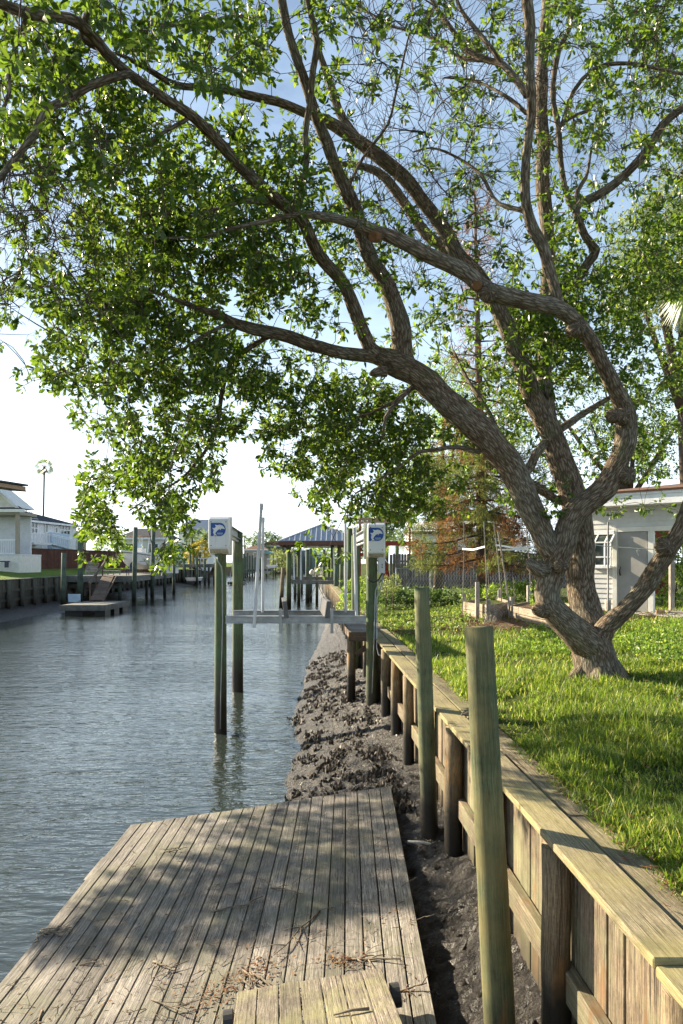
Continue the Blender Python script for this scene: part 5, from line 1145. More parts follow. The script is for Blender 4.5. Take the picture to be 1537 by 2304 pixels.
m1 = MB().bar(P(655, 1309, 51.9), P(767, 1311, 51.9), .2, .30); m1.build('cradle_beam', M['greydeck'], bt); m1 = MB().bar(P(658, 1301, 54.5), P(760, 1302, 54.5), .2, .26); m1.build('cradle_beam', M['greydeck'], bt)
for u in (662, 677, 752): MB().tube([P(u, 1306, 52.0), P(u + U(-2, 4), 1232, 52.0)], .07, 6).build('guide_pole', M['pvc'], bt)
m1 = MB().box(X(680, 56), X(760, 56), 57.9, 58.1, Z(1233, 58), Z(1228, 58)); m1.build('crossbeam', M['white'], bt)
m1 = MB(); p = P(713, 1310, 51.6)
m1.tube([P(653, 1290, 51.8), P(662, 1330, 51.7), P(682, 1352, 51.6), P(700, 1340, 51.6), p], .022, 5).tube([p, P(722, 1330, 51.6), P(732, 1352, 51.6)], .022, 5); m1.build('hanging_rope', M['black'], bt)
for (u, v, s_) in ((718, 1290, .30), (702, 1290, .22)):
    c_ = P(u, v, 54.3); m1 = MB().tube([c_ - Vector((0, .2, .1)), c_ - Vector((0, .1, -.05)), c_ + Vector((0, .1, .1)), c_ + Vector((0, .2, .0))], [s_ * .5, s_, s_ * .95, s_ * .4], 10, lump=.3); m1.build('bundle', M['offwhite'], bt, smooth=True)
def far_pile(u, vt, vb, d, r, label, lean=0, mat='farpile'):
    a = Vector((X(u, d), d, -.4 if vb is None else Z(vb, d))); c = Vector((X(u, d) + lean, d, Z(vt, d))); tag(MB().tube([a, a.lerp(c, .5), c], [r * 1.05, r, r * .96], 10).build('mooring_pile', M[mat], None, smooth=True, origin=a), label, 'pile', 'piles along the right side of the canal')
for a in ((631, 1277, None, 52, .16, 'brown pile leaning outside the left boathouse post', .22, 'wallpile'), (692, 1236, None, 62, .2, 'thick green pile in the middle of the boathouse'), (699, 1234, None, 66, .16, 'second green pile close behind the thick one'), (713, 1255, None, 60, .13, 'yellowish pile right of the two green piles', 0, 'liftpile'), (729, 1236, None, 74, .17, 'dark pile near the far bank right of the yellow one'),
          (740, 1258, None, 58, .14, 'short pile at the right end of the cradle beam'), (756, 1272, 1350, 47, .15, 'stout pile by the mud beside the boathouse'), (768, 1270, 1360, 44, .13, 'green pile on the shore right of the boathouse', 0, 'liftpile'), (787, 1190, 1400, 30, .14, 'tall green yellow pile right of the two lift poles', 0, 'liftpile'), (664, 1278, None, 70, .16, 'grey pile behind the left cradle pole'), (679, 1282, None, 80, .15, 'small far pile left of the green piles')): far_pile(*a)

# ================================================================== opposite bank
WL = -21.3
ow = thing('opposite_bulkhead', 'long dark timber retaining wall with pale cap on the opposite bank', 'retaining wall', L(WL, 60, .3)); CZ = 2.5
m1 = MB(); y = 24.0
while y < 282: l_ = 4.0 if y < 110 else 20; m1.hexa(L(WL - .25, y, CZ - .06), WDIR * (l_ - .01), Vector((.32, 0, 0)), Vector((0, 0, .07))); y += l_
m1.build('cap_board', M['greydeck'], ow)
m1 = MB(); y = 24.0
while y < 282:
    l_ = .3 if y < 75 else 3.0
    m1.hexa(L(WL - .1 + U(-.01, .01), y, -.3), WDIR * (l_ - .012), Vector((.06, 0, 0)), Vector((0, 0, CZ + .24))); y += l_
m1.build('plank_wall', M['farwall'], ow)
for zz in (.9, 1.6): MB().hexa(L(WL - .035, 24, zz), WDIR * 80, Vector((.09, 0, 0)), Vector((0, 0, .2))).build('wale', M['farwall'], ow)
for k in range(40): y = 30 + 2.25 * k; MB().tube([L(WL + .12, y, -.2), L(WL + .12, y, CZ - .07)], .16, 8).build('pile', M['farwall'], ow, smooth=True)

od = thing('timber_dock', 'grey green timber dock on tall piles projecting from the opposite bank', 'dock', L(-18.5, 68, 0)); DZ = 2.5
m1 = MB(); y = 60.0
while y < 77: m1.hexa(L(-22.3, y, DZ - .04), Vector((6.8, 0, 0)), WDIR * .30, Vector((0, 0, .045))); y += .315
m1.build('deck', M['greydeck'], od)
m1 = MB().hexa(L(-22.0, 59.9, DZ - .55), Vector((6.5, 0, 0)), Vector((0, .08, 0)), Vector((0, 0, .5))); m1.build('skirt', M['greydeck'], od)
m1 = MB().hexa(L(-15.5, 59.95, DZ - .50), WDIR * 17.2, Vector((.08, 0, 0)), Vector((0, 0, .47))); m1.build('skirt', M['greydeck'], od)
m1 = MB().hexa(L(-22.0, 60.3, DZ - 1.1), Vector((6.4, 0, 0)), Vector((0, .1, 0)), Vector((0, 0, .35))); m1.build('crossbeam', M['farwall'], od)
for (u, vt, d, r) in ((305, 1186, 59.6, .19), (338, 1176, 66.5, .19), (361, 1218, 72.3, .17), (386, 1268, 77.2, .17), (300, 1300, 67, .15), (330, 1302, 72, .15), (232, 1300, 60.4, .16), (270, 1300, 60.4, .16)):
    x_ = X(u, d) if vt > 1290 else L(-15.35, d, 0).x; MB().tube([Vector((x_, d, -.5)), Vector((x_ + .15 * (vt < 1200), d, min(Z(vt, d), 1e9) if vt < 1290 else DZ - .06))], r, 10).build('pile', M['farpile'], od, smooth=True)
def solo_pile(u, vt, vb, d, r, label): a = Vector((X(u, d), d, Z(vb, d))); c = Vector((X(u + 2, d), d, Z(vt, d))); tag(MB().tube([a, a.lerp(c, .5), c], [r * 1.04, r, r], 12).build('mooring_pile', M['farpile'], None, smooth=True, origin=a), label, 'pile', 'green piles on the opposite bank')
solo_pile(142, 1244, 1362, 51.5, .18, 'short green pile standing against the opposite wall'); solo_pile(180, 1188, 1362, 55, .22, 'tall green pile half hidden by hanging leaves')
# ramp, floating dock, mirror board
rp = thing('dock_ramp', 'brown slatted ramp with one handrail descending to the floating dock', 'ramp', Vector((X(215, 51.5), 51.5, .8)))
b0, b1 = P(202, 1351, 51.5), P(231, 1351, 51.5); t0, t1 = Vector((X(233, 60), 59.9, DZ + .05)), Vector((X(263, 60), 59.9, DZ + .05)); m1 = MB()
for k in range(22): f = k / 22; g = (k + .82) / 22; m1.hexa(b0.lerp(t0, f), (b1 - b0), (t0 - b0) * (g - f), Vector((0, 0, .04)))
m1.build('tread', M['brownwood'], rp)
for a_, c_ in ((b0, t0), (b1, t1)): MB().bar(a_ - Vector((0, 0, .08)), c_ - Vector((0, 0, .08)), .07, .16).build('stringer', M['brownwood'], rp)
MB().bar(b0 + Vector((0, -.1, 1.25)), t0 + Vector((0, .5, 1.2)), .10, .2).build('handrail', M['brownwood'], rp)
for f in (.02, .45, .95): q = b0.lerp(t0, f); MB().bar(q - Vector((0, 0, .1)), q + Vector((0, 0, 1.2)), .09, .09).build('rail_post', M['brownwood'], rp)
fd = thing('floating_dock', 'low grey floating dock at the foot of the brown ramp', 'dock', Vector((X(200, 49), 49, 0))); xL, xR = X(134, 47), X(236, 47); m1 = MB(); fz = .74
for k in range(18): m1.box(xL + .02, xR - .02, 47.0 + k * .3, 47.0 + k * .3 + .28, fz - .04, fz)
m1.build('deck', M['greydeck'], fd); m1 = MB().box(xL, xR, 46.93, 46.99, fz - .38, fz + .02).box(xR, xR + .06, 46.93, 52.4, fz - .38, fz + .02); m1.build('skirt', M['greydeck'], fd)
for k in range(3): MB().box(xR - .75, xR - .05, 47.2 + k * 1.9, 48.3 + k * 1.9, -.3, fz - .39).build('float', M['farwall'], fd)
MB().box(xL + .3, xR - 1.6, 47.2, 52, -.2, fz - .39).build('float', M['black'], fd)
MB().tube([P(178, 1352, 50), P(178, 1356, 50), P(180, 1350, 50)], .03, 5).build('cleat', M['metal'], fd)
p = P(167, 1354, 50.2); tag(MB().bar(P(154, 1346, 50.2), P(181, 1346, 50.2), .05, .58).bar(P(153.5, 1338, 50.17), P(181.5, 1338, 50.17), .05, .08).build('board', M['bluegrey'], None, origin=p), 'mottled blue grey board propped up on the low floating dock', 'board')
# furniture on the far dock
lc = thing('lounge_chair', 'wooden slatted lounge chair with raised back on the opposite dock', 'chair', P(215, 1294, 62)); d_ = 62
m1 = MB(); 
for k in range(6): a_ = P(194 + 1.2 * k, 1286 - 3.6 * k, d_); m1.hexa(a_ - Vector((0, 0, .06)), Vector((.92, 0, 0)), Vector((-.02, .04, .10)), Vector((.0, .03, .0)))
for k in range(6): a_ = P(191 + .9 * k, 1285 - 3.7 * k, d_); m1.hexa(a_, Vector((.9, .1, 0)), Vector((.03, .06, .125)), Vector((0, .03, 0)))
m1.build('backrest', M['stake'], lc); m1 = MB(); a_ = P(190, 1286, d_)
for k in range(6): m1.hexa(a_ + Vector((.14 * k, -.0, 0)), Vector((.12, 0, 0)), Vector((.1, .75, 0)), Vector((0, 0, .04)))
m1.build('seat', M['stake'], lc)
for (x, y) in ((.1, .05), (.85, .05), (.15, .7), (.9, .7)): MB().bar(a_ + Vector((x, y, 0)), Vector((a_.x + x, a_.y + y, DZ)), .06, .06).build('leg', M['stake'], lc)
bn = thing('bench', 'low long wooden bench beside the ramp top', 'bench', P(250, 1296, 64)); a_, c_ = P(228, 1283, 64), P(271, 1285, 64); MB().bar(a_, c_, .4, .07).build('seat', M['stake'], bn)
for f in (.05, .35, .65, .97): q = a_.lerp(c_, f); MB().bar(q, Vector((q.x, q.y, DZ)), .08, .08).build('leg', M['stake'], bn)
ad = thing('garden_chair', 'navy slat back garden chair in front of the white boat', 'chair', P(297, 1292, 61.5)); q = Vector((X(289, 61.5), 61.5, DZ + .38)); 
m1 = MB()
for k in range(5): hgt2 = (.72, .82, .87, .82, .72)[k]; m1.hexa(q + Vector((.10 * k, .25, 0)), Vector((.085, 0, 0)), Vector((0, .03, 0)), Vector((0, .22, hgt2)))
m1.hexa(q + Vector((0, .34, .4)), Vector((.5, 0, 0)), Vector((0, .03, 0)), Vector((0, .02, .06))); m1.build('backrest', M['navy'], ad); MB().hexa(q + Vector((0, -.3, .02)), Vector((.5, 0, 0)), Vector((0, .55, -.1)), Vector((0, 0, .035))).build('seat', M['navy'], ad)
for sx in (-.10, .52): MB().hexa(q + Vector((sx, -.35, .2)), Vector((.1, 0, 0)), Vector((0, .7, 0)), Vector((0, 0, .03))).build('armrest', M['navy'], ad)
for sx in (-.08, .53):
    for sy in (-.3, .3): MB().bar(q + Vector((sx + .03, sy, .2)), Vector((q.x + sx + .03, q.y + sy, DZ)), .05, .08).build('leg', M['navy'], ad)
# boat on its cradle
bo = thing('boat', 'white centre console fishing boat raised behind the tall green dock piles', 'boat', P(315, 1294, 73)); by = 73.0
bow = P(274, 1246, by - 2.2); stern_l, stern_r = P(340, 1258, by + 4.0), P(362, 1256, by + 2.6)
secs = []
ax0 = Vector((bow.x + .05, bow.y, 0)); axd = Vector((stern_r.x - bow.x - .9, 5.4, 0)); axn = axd.normalized(); sdv = Vector((axn.y, -axn.x, 0)); LN = axd.length
for t, hw, zk, zc, zs, cw in ((0, .04, 4.55, 4.6, 4.85, .02), (.06, .45, 3.85, 4.2, 4.82, .22), (.18, .90, 3.25, 3.75, 4.75, .58), (.38, 1.22, 2.98, 3.45, 4.62, .95), (.7, 1.28, 2.92, 3.32, 4.5, 1.08), (1, 1.22, 2.92, 3.3, 4.45, 1.08)):
    c_ = Vector((bow.x, bow.y, 0)) + axn * LN * t; secs.append([c_ + sdv * hw + Vector((0, 0, zs)), c_ + sdv * cw + Vector((0, 0, zc)), c_ + Vector((0, 0, zk)), c_ - sdv * cw + Vector((0, 0, zc)), c_ - sdv * hw + Vector((0, 0, zs))])
m1 = MB(); vs = [p for s_ in secs for p in s_]; fs = [(i * 5 + k, i * 5 + k + 1, (i + 1) * 5 + k + 1, (i + 1) * 5 + k) for i in range(5) for k in range(4)] + [(25, 26, 27, 28, 29)] + [(i * 5 + 4, i * 5, (i + 1) * 5, (i + 1) * 5 + 4) for i in range(5)]
m1.add(vs, fs, [[(0, 0)] * len(f) for f in fs]); m1.build('hull', M['gelcoat'], bo)
m1 = MB()
for e in (0, 4): m1.tube([s_[e] + Vector((0, 0, .02)) for s_ in secs], .06, 6)
m1.build('rub_rail', M['white'], bo); m1 = MB()
for e in (0, 4): m1.tube([s_[e] - Vector((0, 0, .12)) for s_ in secs], .03, 5)
m1.build('stripe', M['black'], bo)
cc_ = Vector((bow.x, bow.y, 0)) + axn * LN * .55; 
def bx_(mb, o_, sx, sy, z0_, z1_): mb.hexa(o_ - sdv * sx / 2 - axn * sy / 2 + Vector((0, 0, z0_)), sdv * sx, axn * sy, Vector((0, 0, z1_ - z0_)))
m1 = MB(); bx_(m1, cc_, .95, .9, 4.3, 5.2); m1.build('console', M['gelcoat'], bo, bevel=.06); m1 = MB(); m1.hexa(cc_ - sdv * .42 - axn * .45 + Vector((0, 0, 5.2)), sdv * .84, axn * .03, axn * .25 + Vector((0, 0, .62))); m1.build('windshield', M['bluegrey'], bo)
m1 = MB(); bx_(m1, cc_ + axn * .15, 1.7, 2.2, 6.42, 6.5); m1.build('hardtop', M['tan'], bo, bevel=.03)
for sx in (-.6, .6):
    for sy in (-.5, .8): MB().tube([cc_ + sdv * sx * .8 + axn * sy * .7 + Vector((0, 0, 4.5)), cc_ + sdv * sx + axn * sy + Vector((0, 0, 6.43))], .04, 6).build('top_post', M['white'], bo)
m1 = MB(); bx_(m1, Vector((bow.x, bow.y, 0)) + axn * (LN + .35), .6, .6, 3.7, 5.2); m1.build('outboard_motor', M['white'], bo, bevel=.08)
for f in (.3, .8): c_ = Vector((bow.x, bow.y, 0)) + axn * LN * f; m1 = MB(); bx_(m1, c_, 2.6, .25, 2.6, 2.92); m1.build('cradle', M['brownwood'], bo)

# brown fence and houses behind
def line_pt(A, B, u, v, off=0):
    k = (u - UC) / F; dv = B - A; s_ = (k * A.y - A.x) / (dv.x - k * dv.y); p = A + dv * s_; nv = Vector((dv.y, -dv.x, 0)).normalized(); p = p + nv * off; return Vector((p.x, p.y, Z(v, A.y + dv.y * s_)))
fA, fB = Vector((X(36, 66), 66, 0)), Vector((X(232, 83), 83, 0)); ff = thing('board_fence', 'dark red brown board fence between the two white houses and the dock', 'fence', line_pt(fA, fB, 130, 1275)); m1 = MB(); ln = (fB - fA).length; dv = (fB - fA).normalized(); n = int(ln / .15)
for i in range(n + 40): p = fA + dv * (i * .15); m1.hexa((p.x, p.y, 3.0), dv * .14, Vector((0, .03, 0)), Vector((0, 0, 2.05 + U(-.01, .01))))
m1.build('board', M['redfence'], ff)['kind'] = 'stuff'
p, q = fA, fA + dv * ((n + 40) * .15); MB().bar((p.x, p.y, 5.08), (q.x, q.y, 5.08), .14, .06).build('top_rail', M['redfence'], ff)

# nearest house with porch
ph = thing('porch_house', 'cream house with white porch railing and brown eaves cut by the left edge', 'house', P(10, 1272, 60)); y0 = 60.0
xw = X(42, y0); m1 = MB().box(xw - 8, xw, y0, y0 + 4.5, 2.6, Z(1251, y0)); m1.build('foundation', M['offwhite'], ph)
MB().box(xw - 8, xw + .03, y0 - .03, y0 + 4.5, Z(1251, y0), Z(1247, y0)).build('porch_floor', M['pvc'], ph)
MB().box(xw - .32, xw - .03, y0 + .05, y0 + .35, Z(1247, y0), Z(1158, y0)).build('column', M['sand'], ph)
MB().box(xw - 8, xw - .4, y0 + 3.2, y0 + 3.4, Z(1247, y0), Z(1150, y0)).build('wall', M['pvc'], ph)
m1 = MB().box(xw - 8, xw - .35, y0 + .12, y0 + .2, Z(1216, y0), Z(1213, y0)).box(xw - 8, xw - .35, y0 + .12, y0 + .2, Z(1246, y0), Z(1244, y0))
for k in range(48): m1.box(xw - .5 - .155 * k, xw - .46 - .155 * k, y0 + .14, y0 + .18, Z(1244, y0), Z(1216, y0))
m1.build('railing', M['white'], ph)
MB().box(xw - 8, xw + .1, y0 - .05, y0 + 3.4, Z(1158, y0), Z(1151, y0)).build('beam', M['sand'], ph)
zq = Z(1150, y0); m1 = MB().prism([(xw - 8, y0 - .35, zq), (xw + .7, y0 - .35, zq), (xw - 3.6, y0 + 4, zq + 1.6), (xw - 8, y0 + 4, zq + 1.6)], (0, 0, .12)); m1.build('porch_roof', M['greyroof'], ph)
MB().box(xw - 8, xw + .72, y0 - .42, y0 - .36, Z(1153, y0), Z(1146, y0)).build('gutter', M['white'], ph)
m1 = MB().prism([(xw - 5, y0 + .3, Z(1141, y0)), (X(37, y0), y0 + .3, Z(1141, y0)), (X(-40, y0), y0 + .3, Z(1078, y0))], (0, 3.5, 0)); m1.build('gable', M['offwhite'], ph)
MB().bar((X(39, y0), y0 + .2, Z(1144, y0)), (X(-38, y0), y0 + .2, Z(1080, y0)), .1, .22).build('gable_trim', M['white'], ph)
e0 = P(64, 1094, 55); zq = Z(1094, 55); m1 = MB().prism([(e0.x - 6, 55, zq + .95), (e0.x, 55, zq), (e0.x - 3.4, 60, zq + .55), (e0.x - 6, 60, zq + .95)], (0, 0, .14)); m1.build('upper_roof', M['greyroof'], ph); m1 = MB().hexa((e0.x - 6.4, 55.2, Z(1094, 55) + .62), (6, 0, -.95), (0, .2, 0), (0, 0, .32)); m1.build('eave_beam', M['tan'], ph)
MB().prism([(e0.x - 6.4, 55.5, zq + .55), (e0.x - .4, 55.5, zq - .4), (e0.x - 3.6, 59.5, zq + .1), (e0.x - 6.4, 59.5, zq + .55)], (0, 0, .1)).build('soffit', M['brownwood'], ph)
MB().box(X(-14, 59), X(18, 59), 58.6, 59.4, Z(1264.5, 59), Z(1262, 59)).build('picnic_top', M['navy'], ph)
for u0_ in (-10, 15): MB().bar(P(u0_, 1264, 59), P(u0_, 1277, 59), .07, .6).build('picnic_leg', M['navy'], ph)

# long white house
lA, lB = Vector((X(36, 76), 76, 0)), Vector((X(172, 90), 90, 0)); lh = thing('long_house', 'long white board and batten house with slate grey roof and outside stairs', 'house', line_pt(lA, lB, 100, 1240)); dv = (lB - lA).normalized(); nv = Vector((dv.y, -dv.x, 0)); ln = (lB - lA).length; zW = 8.55
def lslab(mb, s0, s1, z0, z1, o0, o1): p = lA + dv * s0 + nv * o0; mb.hexa((p.x, p.y, z0), dv * (s1 - s0), nv * (o1 - o0), Vector((0, 0, z1 - z0)))
m1 = MB(); lslab(m1, -12, ln, 3, zW, -8, 0)
for k in range(80): s_ = -11 + k * .42; lslab(m1, s_, s_ + .07, 3, zW - .1, .001, .04) if s_ < ln - .1 else None
m1.build('wall', M['white'], lh)
m1 = MB(); ez = zW - .05; rz = 11.6
def lp(s_, o_, z): p = lA + dv * s_ + nv * o_; return Vector((p.x, p.y, z))
s2 = ln * .42
R_ = [lp(-13, .5, ez), lp(ln + .4, .5, ez), lp(ln + .4, -8.5, ez), lp(-13, -8.5, ez), lp(-13, -4, rz), lp(s2 * .30, -4, rz), lp(s2, -4.0, 9.95), lp(ln - .5, -4, 9.75)]
fs = [(0, 1, 7, 6, 5, 4), (1, 2, 7), (2, 3, 4, 5, 6, 7), (3, 0, 4)]; m1.add(R_, fs, [[(0, 0), (ln + 13, 0), (ln + 12, 4.7), (s2 + 13, 4.7), (s2 * .3 + 13, 5.5), (0, 5.5)], [(0, 0), (9, 0), (4.5, 4.7)], [(0, 0), (20, 0), (20, 4), (15, 4), (10, 4), (5, 4)], [(0, 0), (9, 0), (4, 5)]]); m1.build('roof', M['greyroof'], lh)
m1 = MB(); lslab(m1, -13, ln + .4, ez - .2, ez + .03, .48, .56); m1.build('gutter', M['white'], lh)
for (u, v) in ((85, 1152), (90, 1151), (98, 1155), (102, 1156)): q = line_pt(lA, lB, u, v, -1.7); MB().bar(q - Vector((0, 0, .25)), q + Vector((0, 0, .28)), .10, .10).build('roof_vent', M['white'], lh)
def lwin(nm, u0, u1, v0, v1, cols, bar_=True, frame='white'):
    a, c = line_pt(lA, lB, u0, v0), line_pt(lA, lB, u1, v1); s0 = (Vector((a.x, a.y, 0)) - lA).length; s1 = (Vector((c.x, c.y, 0)) - lA).length; z1_, z0_ = line_pt(lA, lB, (u0 + u1) / 2, v0).z, line_pt(lA, lB, (u0 + u1) / 2, v1).z
    m1 = MB(); w = (s1 - s0) / cols; 
    for k in range(cols + 1): lslab(m1, s0 + w * k - .07, s0 + w * k + .07, z0_, z1_, .045, .12)
    for z in [z0_ - .12, z1_] + ([z0_ + (z1_ - z0_) * .34] if bar_ else []): lslab(m1, s0 - .1, s1 + .1, z, z + .13, .046, .125)
    f = m1.build(nm, M[frame], lh); m1 = MB(); lslab(m1, s0, s1, z0_, z1_, .042, .06); m1.build('pane', M['glass'], f)
lwin('glass_door', 43, 58, 1178, 1200, 2, False); lwin('window', 67, 83, 1169, 1200, 2); lwin('window', 101, 106, 1174, 1197, 1, False); lwin('window', 123, 128, 1187, 1198, 1, False); lwin('window', 135, 156, 1179, 1202, 3)
lwin('wall_vent', 111, 119, 1176, 1178, 1, False)
for u in (63, 133): q = line_pt(lA, lB, u, 1180, .15); MB().box(q.x - .12, q.x + .12, q.y - .1, q.y + .1, q.z - .2, q.z + .2).build('wall_lamp', M['black'], lh)
m1 = MB(); s0, s1 = 2.5, 14.0
def ls(u): return (lambda p: (Vector((p.x, p.y, 0)) - lA).length * (1 if p.x > lA.x else -1))(line_pt(lA, lB, u, 1200))
zl0 = line_pt(lA, lB, 60, 1221, 0).z; lslab(m1, ls(38), ls(80), zl0 - .25, zl0, .05, 2.0); m1.build('landing', M['pvc'], lh)
m1 = MB(); zl1 = line_pt(lA, lB, 60, 1200, 0).z; lslab(m1, ls(38), ls(76), zl1 - .06, zl1 + .02, 1.9, 1.98); sA, sB = ls(38), ls(76)
k = 0
while sA + k * .33 < sB: lslab(m1, sA + k * .33, sA + k * .33 + .07, zl0, zl1 - .06, 1.91, 1.97); k += 1
def st3(s_, z, o_): return lp(s_, o_, z)
sC = ls(150); z2 = line_pt(lA, lB, 150, 1232).z
for o_ in (1.0, 1.95): m1.bar(st3(sB, zl1, o_), st3(sC, z2 + .9, o_), .06, .07)
for k in range(16): f = k / 16; s_ = sB + (sC - sB) * f; z = zl0 + (z2 - .3 - zl0) * f; m1.bar(st3(s_, z, 1.95), st3(s_, z + (zl1 - zl0), 1.95), .05, .05)
m1.build('railing', M['white'], lh)
m1 = MB()
for k in range(12): f = k / 12; s_ = sB + (sC - sB) * f; z = zl0 + (z2 - .5 - zl0) * f; lslab(m1, s_, s_ + .6, z - .12, z - .03, .95, 2.0)
m1.build('stair_tread', M['pvc'], lh)
m1 = MB(); lslab(m1, ls(108), ls(148), 3, line_pt(lA, lB, 128, 1200).z, .002 + .05, .5); m1.build('lower_wall', M['bluegrey'], lh)
m1 = MB(); lslab(m1, ln + .02, ln + 3.6, 3, 7.9, -6, -.4); m1.build('side_wing', M['sand'], lh)

# tall thin palm behind the long house
fan_palm('palm_tree', 'very tall thin palm standing alone against the sky at left', (X(106, 132), 132, 3), Vector((X(100, 132), 132, Z(1051, 132))), .17, 1.7, 26, bend=-.45)
# other houses and planting on the opposite bank, far to near gaps
def simple_house(label, u0, u1, vb, ve, vr, d, wall, roof, dep=8, hip=.25, wins=2):
    t = thing('house', label, 'house', (X((u0 + u1) / 2, d), d, 2.5)); x0, x1 = X(u0, d), X(u1, d); zb, ze_, zr_ = min(3, Z(vb, d)), Z(ve, d), Z(vr, d); w = x1 - x0
    MB().box(x0, x1, d, d + dep, zb - 1, ze_).build('wall', M[wall], t); o_ = .4
    vs = [(x0 - o_, d - o_, ze_), (x1 + o_, d - o_, ze_), (x1 + o_, d + dep + o_, ze_), (x0 - o_, d + dep + o_, ze_), (x0 + w * hip, d + dep / 2, zr_), (x1 - w * hip, d + dep / 2, zr_)]
    MB().add(vs, [(0, 1, 5, 4), (1, 2, 5), (2, 3, 4, 5), (3, 0, 4), (3, 2, 1, 0)], [[(0, 0), (w, 0), (w * .75, 5), (w * .25, 5)], [(0, 0), (8, 0), (4, 5)], [(0, 0), (w, 0), (w * .75, 5), (w * .25, 5)], [(0, 0), (8, 0), (4, 5)], [(0, 0)] * 4]).build('roof', M[roof], t)
    MB().box(x0 - o_, x1 + o_, d - o_ - .05, d - o_, ze_ - .25, ze_ + .02).build('fascia', M['white'], t)
    for k in range(wins): xx = x0 + w * (k + .5) / wins; f = MB().box(xx - .7, xx + .7, d - .08, d - .02, ze_ - 2.2, ze_ - .8).build('window', M['white'], t); MB().box(xx - .6, xx + .6, d - .10, d - .085, ze_ - 2.1, ze_ - .9).build('pane', M['glass'], f)
simple_house('house with a slate blue roof behind the white boat', 268, 372, 1270, 1210, 1186, 98, 'offwhite', 'greyroof')
simple_house('white house with pale blue roof left of the left motor box', 402, 480, 1268, 1196, 1166, 135, 'white', 'metalroof')
simple_house('small brown roofed waterside shelter beyond the lift poles', 552, 600, 1282, 1236, 1226, 175, 'sand', 'brownroof', 8, .35, 1)
simple_house('pale house with a reddish roof half behind the lift poles', 590, 640, 1280, 1228, 1217, 235, 'sand', 'brownroof')
simple_house('low grey green building with white fascia at the canal end', 618, 700, 1282, 1238, 1234, 240, 'greenwall', 'white', 8, .04, 4)
simple_house('house with teal metal roof seen through the boathouse', 690, 722, 1278, 1246, 1238, 230, 'greenwall', 'teal', 8, .3, 2)
def boat_small(label, u, v, d, s_):
    t = thing('boat', label, 'boat', P(u, v, d)); c = P(u, v, d); m1 = MB()
    for (x0, x1, z0_, z1_) in ((-1, 1, 0, .7),): m1.prism([c + Vector((-1.2 * s_, 0, .7 * s_)), c + Vector((-.8 * s_, 0, 0)), c + Vector((.9 * s_, 0, 0)), c + Vector((1.2 * s_, 0, .7 * s_))], Vector((0, 5 * s_, 0)))
    m1.build('hull', M['gelcoat'], t, bevel=.1); MB().box(c.x - 1.1 * s_, c.x + 1.1 * s_, d + s_, d + 3.5 * s_, c.z + 2.1 * s_, c.z + 2.25 * s_).build('canopy', M['white'], t)
    for sx in (-1, 1):
        for sy in (1.1, 3.4): MB().bar(c + Vector((sx * s_, sy * s_, .6 * s_)), c + Vector((sx * s_, sy * s_, 2.1 * s_)), .08, .08).build('canopy_post', M['metal'], t)
boat_small('white canopied pontoon boat far along the left bank', 610, 1278, 165, 1.0); boat_small('small pale boat moored below the far dock at left', 430, 1308, 112, .9)
t2 = thing('boat_shelter', 'teal roofed boat shelter beside the far pontoon boat', 'boathouse', P(605, 1285, 172)); MB().prism([P(592, 1246, 172), P(617, 1246, 172), P(605, 1241, 172)], Vector((0, 8, 0))).build('roof', M['teal'], t2)
for u in (594, 615): MB().bar(P(u, 1246, 172.5), Vector((X(u, 172.5), 172.5, -.3)), .25, .25).build('post', M['farpile'], t2)
# second far dock with piles, ramp
d2 = thing('timber_dock', 'second timber dock with low rail beyond the boat', 'dock', P(430, 1275, 112)); m1 = MB().box(X(380, 112), X(484, 112), 112, 119, Z(1273, 112), Z(1269, 112)); m1.build('deck', M['greydeck'], d2); MB().box(X(380, 112), X(484, 112), 111.9, 112, Z(1277, 112), Z(1273, 112)).build('skirt', M['greydeck'], d2)
for u in (386, 396, 416, 440, 470, 482): MB().tube([Vector((X(u, 113), 113, -.4)), Vector((X(u, 113), 113, Z(1273, 112)))], .17, 8).build('pile', M['farwall'], d2, smooth=True)
for (u, vt) in ((414, 1256), (428, 1230), (436, 1240), (450, 1240), (461, 1257), (443, 1252)): MB().tube([Vector((X(u, 111.5 if vt > 1250 else 118.5), 111.5 if vt > 1250 else 118.5, -.4)), Vector((X(u, 111.5 if vt > 1250 else 118.5), 111.5 if vt > 1250 else 118.5, Z(vt, 112)))], .2, 8).build('pile', M['farpile'], d2, smooth=True)
m1 = MB().bar(P(438, 1256, 112.3), P(484, 1256, 112.3), .06, .1)
for k in range(8): m1.bar(P(439 + 6 * k, 1256, 112.3), P(439 + 6 * k, 1269, 112.3), .06, .06)
m1.build('railing', M['white'], d2)
for (u, lab) in ((474, 'brown access ramp left of the left lift pile far off'), (516, 'brown access ramp right of the left lift pile far off')):
    a_, c_ = P(u + 8, 1268, 118), P(u - 4, 1297, 112); tag(MB().hexa(c_, a_ - c_, Vector((1.4, 0, 0)), Vector((0, 0, .12))).build('access_ramp', M['brownwood'], None, origin=c_), lab, 'ramp')
tag(MB().box(X(512, 110), X(545, 110), 110, 114, .1, .5).build('floating_dock', M['farwall'], None, origin=(X(528, 110), 112, 0)), 'dark low float at the foot of the far ramp', 'dock')
for i, (u, vt, d) in enumerate([(549, 1246, 150), (553, 1252, 158), (557, 1244, 165), (562, 1250, 150), (568, 1249, 175), (574, 1254, 165), (546, 1256, 140), (580, 1250, 180), (586, 1256, 170), (600, 1262, 190), (620, 1262, 185)]):
    x_ = X(u, d); tag(MB().tube([Vector((x_, d, -.4)), Vector((x_, d, Z(vt, d)))], .2, 6).build('mooring_pile', M['farpile'], None, origin=(x_, d, 0)), 'dark far pile crowded between the rear lift pile and the lift poles', 'pile', 'distant piles along the left bank')
m1 = MB()
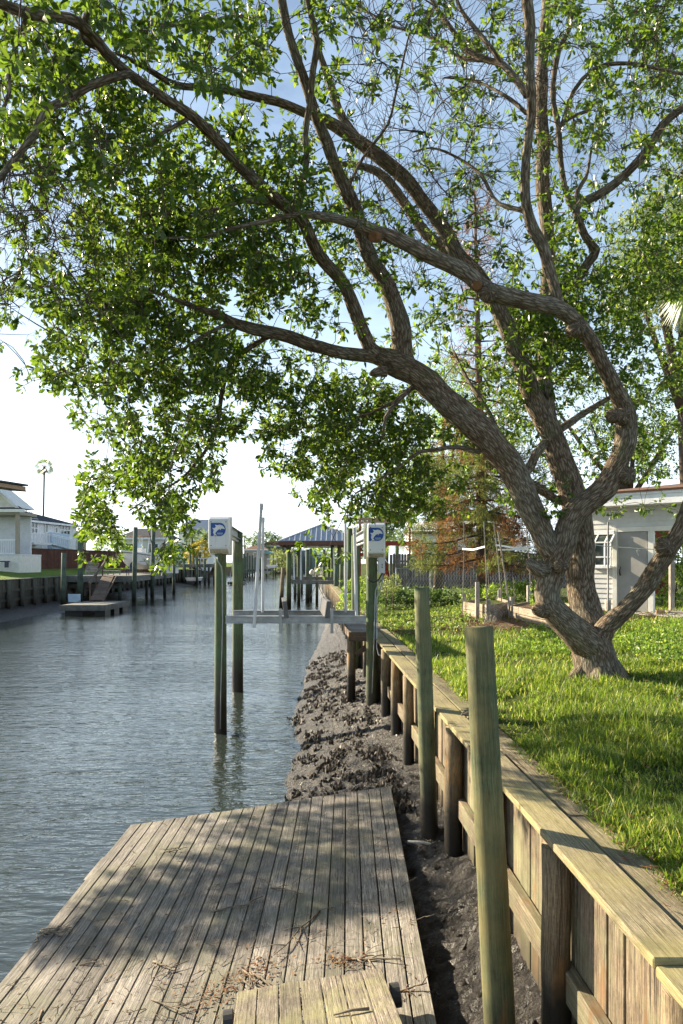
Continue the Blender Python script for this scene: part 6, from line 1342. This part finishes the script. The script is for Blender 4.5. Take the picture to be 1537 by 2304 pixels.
for k in range(6): m1.box(X(546 + 8 * k, 150), X(553 + 8 * k, 150), 150 + k * 3, 152 + k * 3, 1.6, 2.1)
tag(m1.build('distant_dock', M['farwall'], None, origin=(X(565, 155), 155, 1.6)), 'row of dark dock decking far along the left bank', 'dock')

feather_palm('left of two green palms over the yellow shrub', (X(434, 122), 122, 2.6), 5.6, 3.0, 18, 'palms on the opposite bank'); feather_palm('right of two green palms, close to the left motor box', (X(461, 126), 126, 2.6), 6.0, 3.0, 18, 'palms on the opposite bank'); feather_palm('small palm tip above the rear lift pile', (X(551, 190), 190, 2.6), 8.2, 3.0, 14, 'palms on the opposite bank')
leafy('shrub', 'bright yellow flowering shrub under the two palms', 'shrub', (X(450, 118), 118, 2.6), [lob(452, 1240, 120, 20, 22), lob(428, 1246, 120, 12, 16)], 420, .28, M['yellowleaf'], None, blen=.6)
leafy('tree', 'rounded green tree far off behind the two lift poles', 'tree', (X(595, 245), 245, 2), [lob(600, 1222, 240, 30, 26), lob(570, 1230, 235, 18, 20), lob(630, 1232, 245, 22, 20), lob(610, 1245, 238, 40, 16)], 1100, .6, M['darkleaf'], .5, blen=1.4)
leafy('shrub', 'olive shrubs on the shore left of the boathouse post', 'shrub', (X(630, 220), 220, 1), [lob(632, 1262, 215, 20, 16), lob(622, 1250, 225, 14, 12), lob(650, 1262, 225, 20, 14)], 520, .5, M['oliveleaf'], None, blen=1.2)
leafy('tree', 'olive green trees over the far canal end behind the boathouse', 'tree', (X(740, 260), 260, 1), [lob(735, 1250, 255, 40, 22), lob(690, 1262, 250, 30, 12), lob(775, 1245, 255, 40, 26), lob(700, 1246, 262, 26, 14)], 900, .6, M['brightleaf'], .5, blen=1.4)
leafy('shrub', 'green trees behind the brown fence at left', 'tree', (X(262, 96), 96, 3), [lob(250, 1240, 94, 34, 34), lob(300, 1252, 95, 26, 22), lob(372, 1238, 100, 22, 28), lob(395, 1250, 100, 20, 20)], 900, .28, M['brightleaf'], .2, blen=.6)
C = [];
for _ in range(1700): u = U(585, 800); d = U(255, 283); C.append((X(u, d), d, 1.2 + U(-1.2, 3.6)))
lf, tw = sprays(np.array(C), unit(len(C)), 2, 5, 1.0, .55, .5); V_, Q_ = lf; tag(quads('shore_bushes', V_, Q_, M['darkleaf']), 'dark mangrove bushes closing the far end of the canal', 'bushes', kind='stuff')
leafy('tree', 'green trees beyond the roofs behind the right lift pile', 'tree', (X(830, 110), 110, 2), [lob(820, 1205, 108, 40, 28), lob(785, 1220, 110, 30, 26), lob(860, 1200, 108, 26, 20)], 500, .35, M['oliveleaf'], .3, blen=.9)
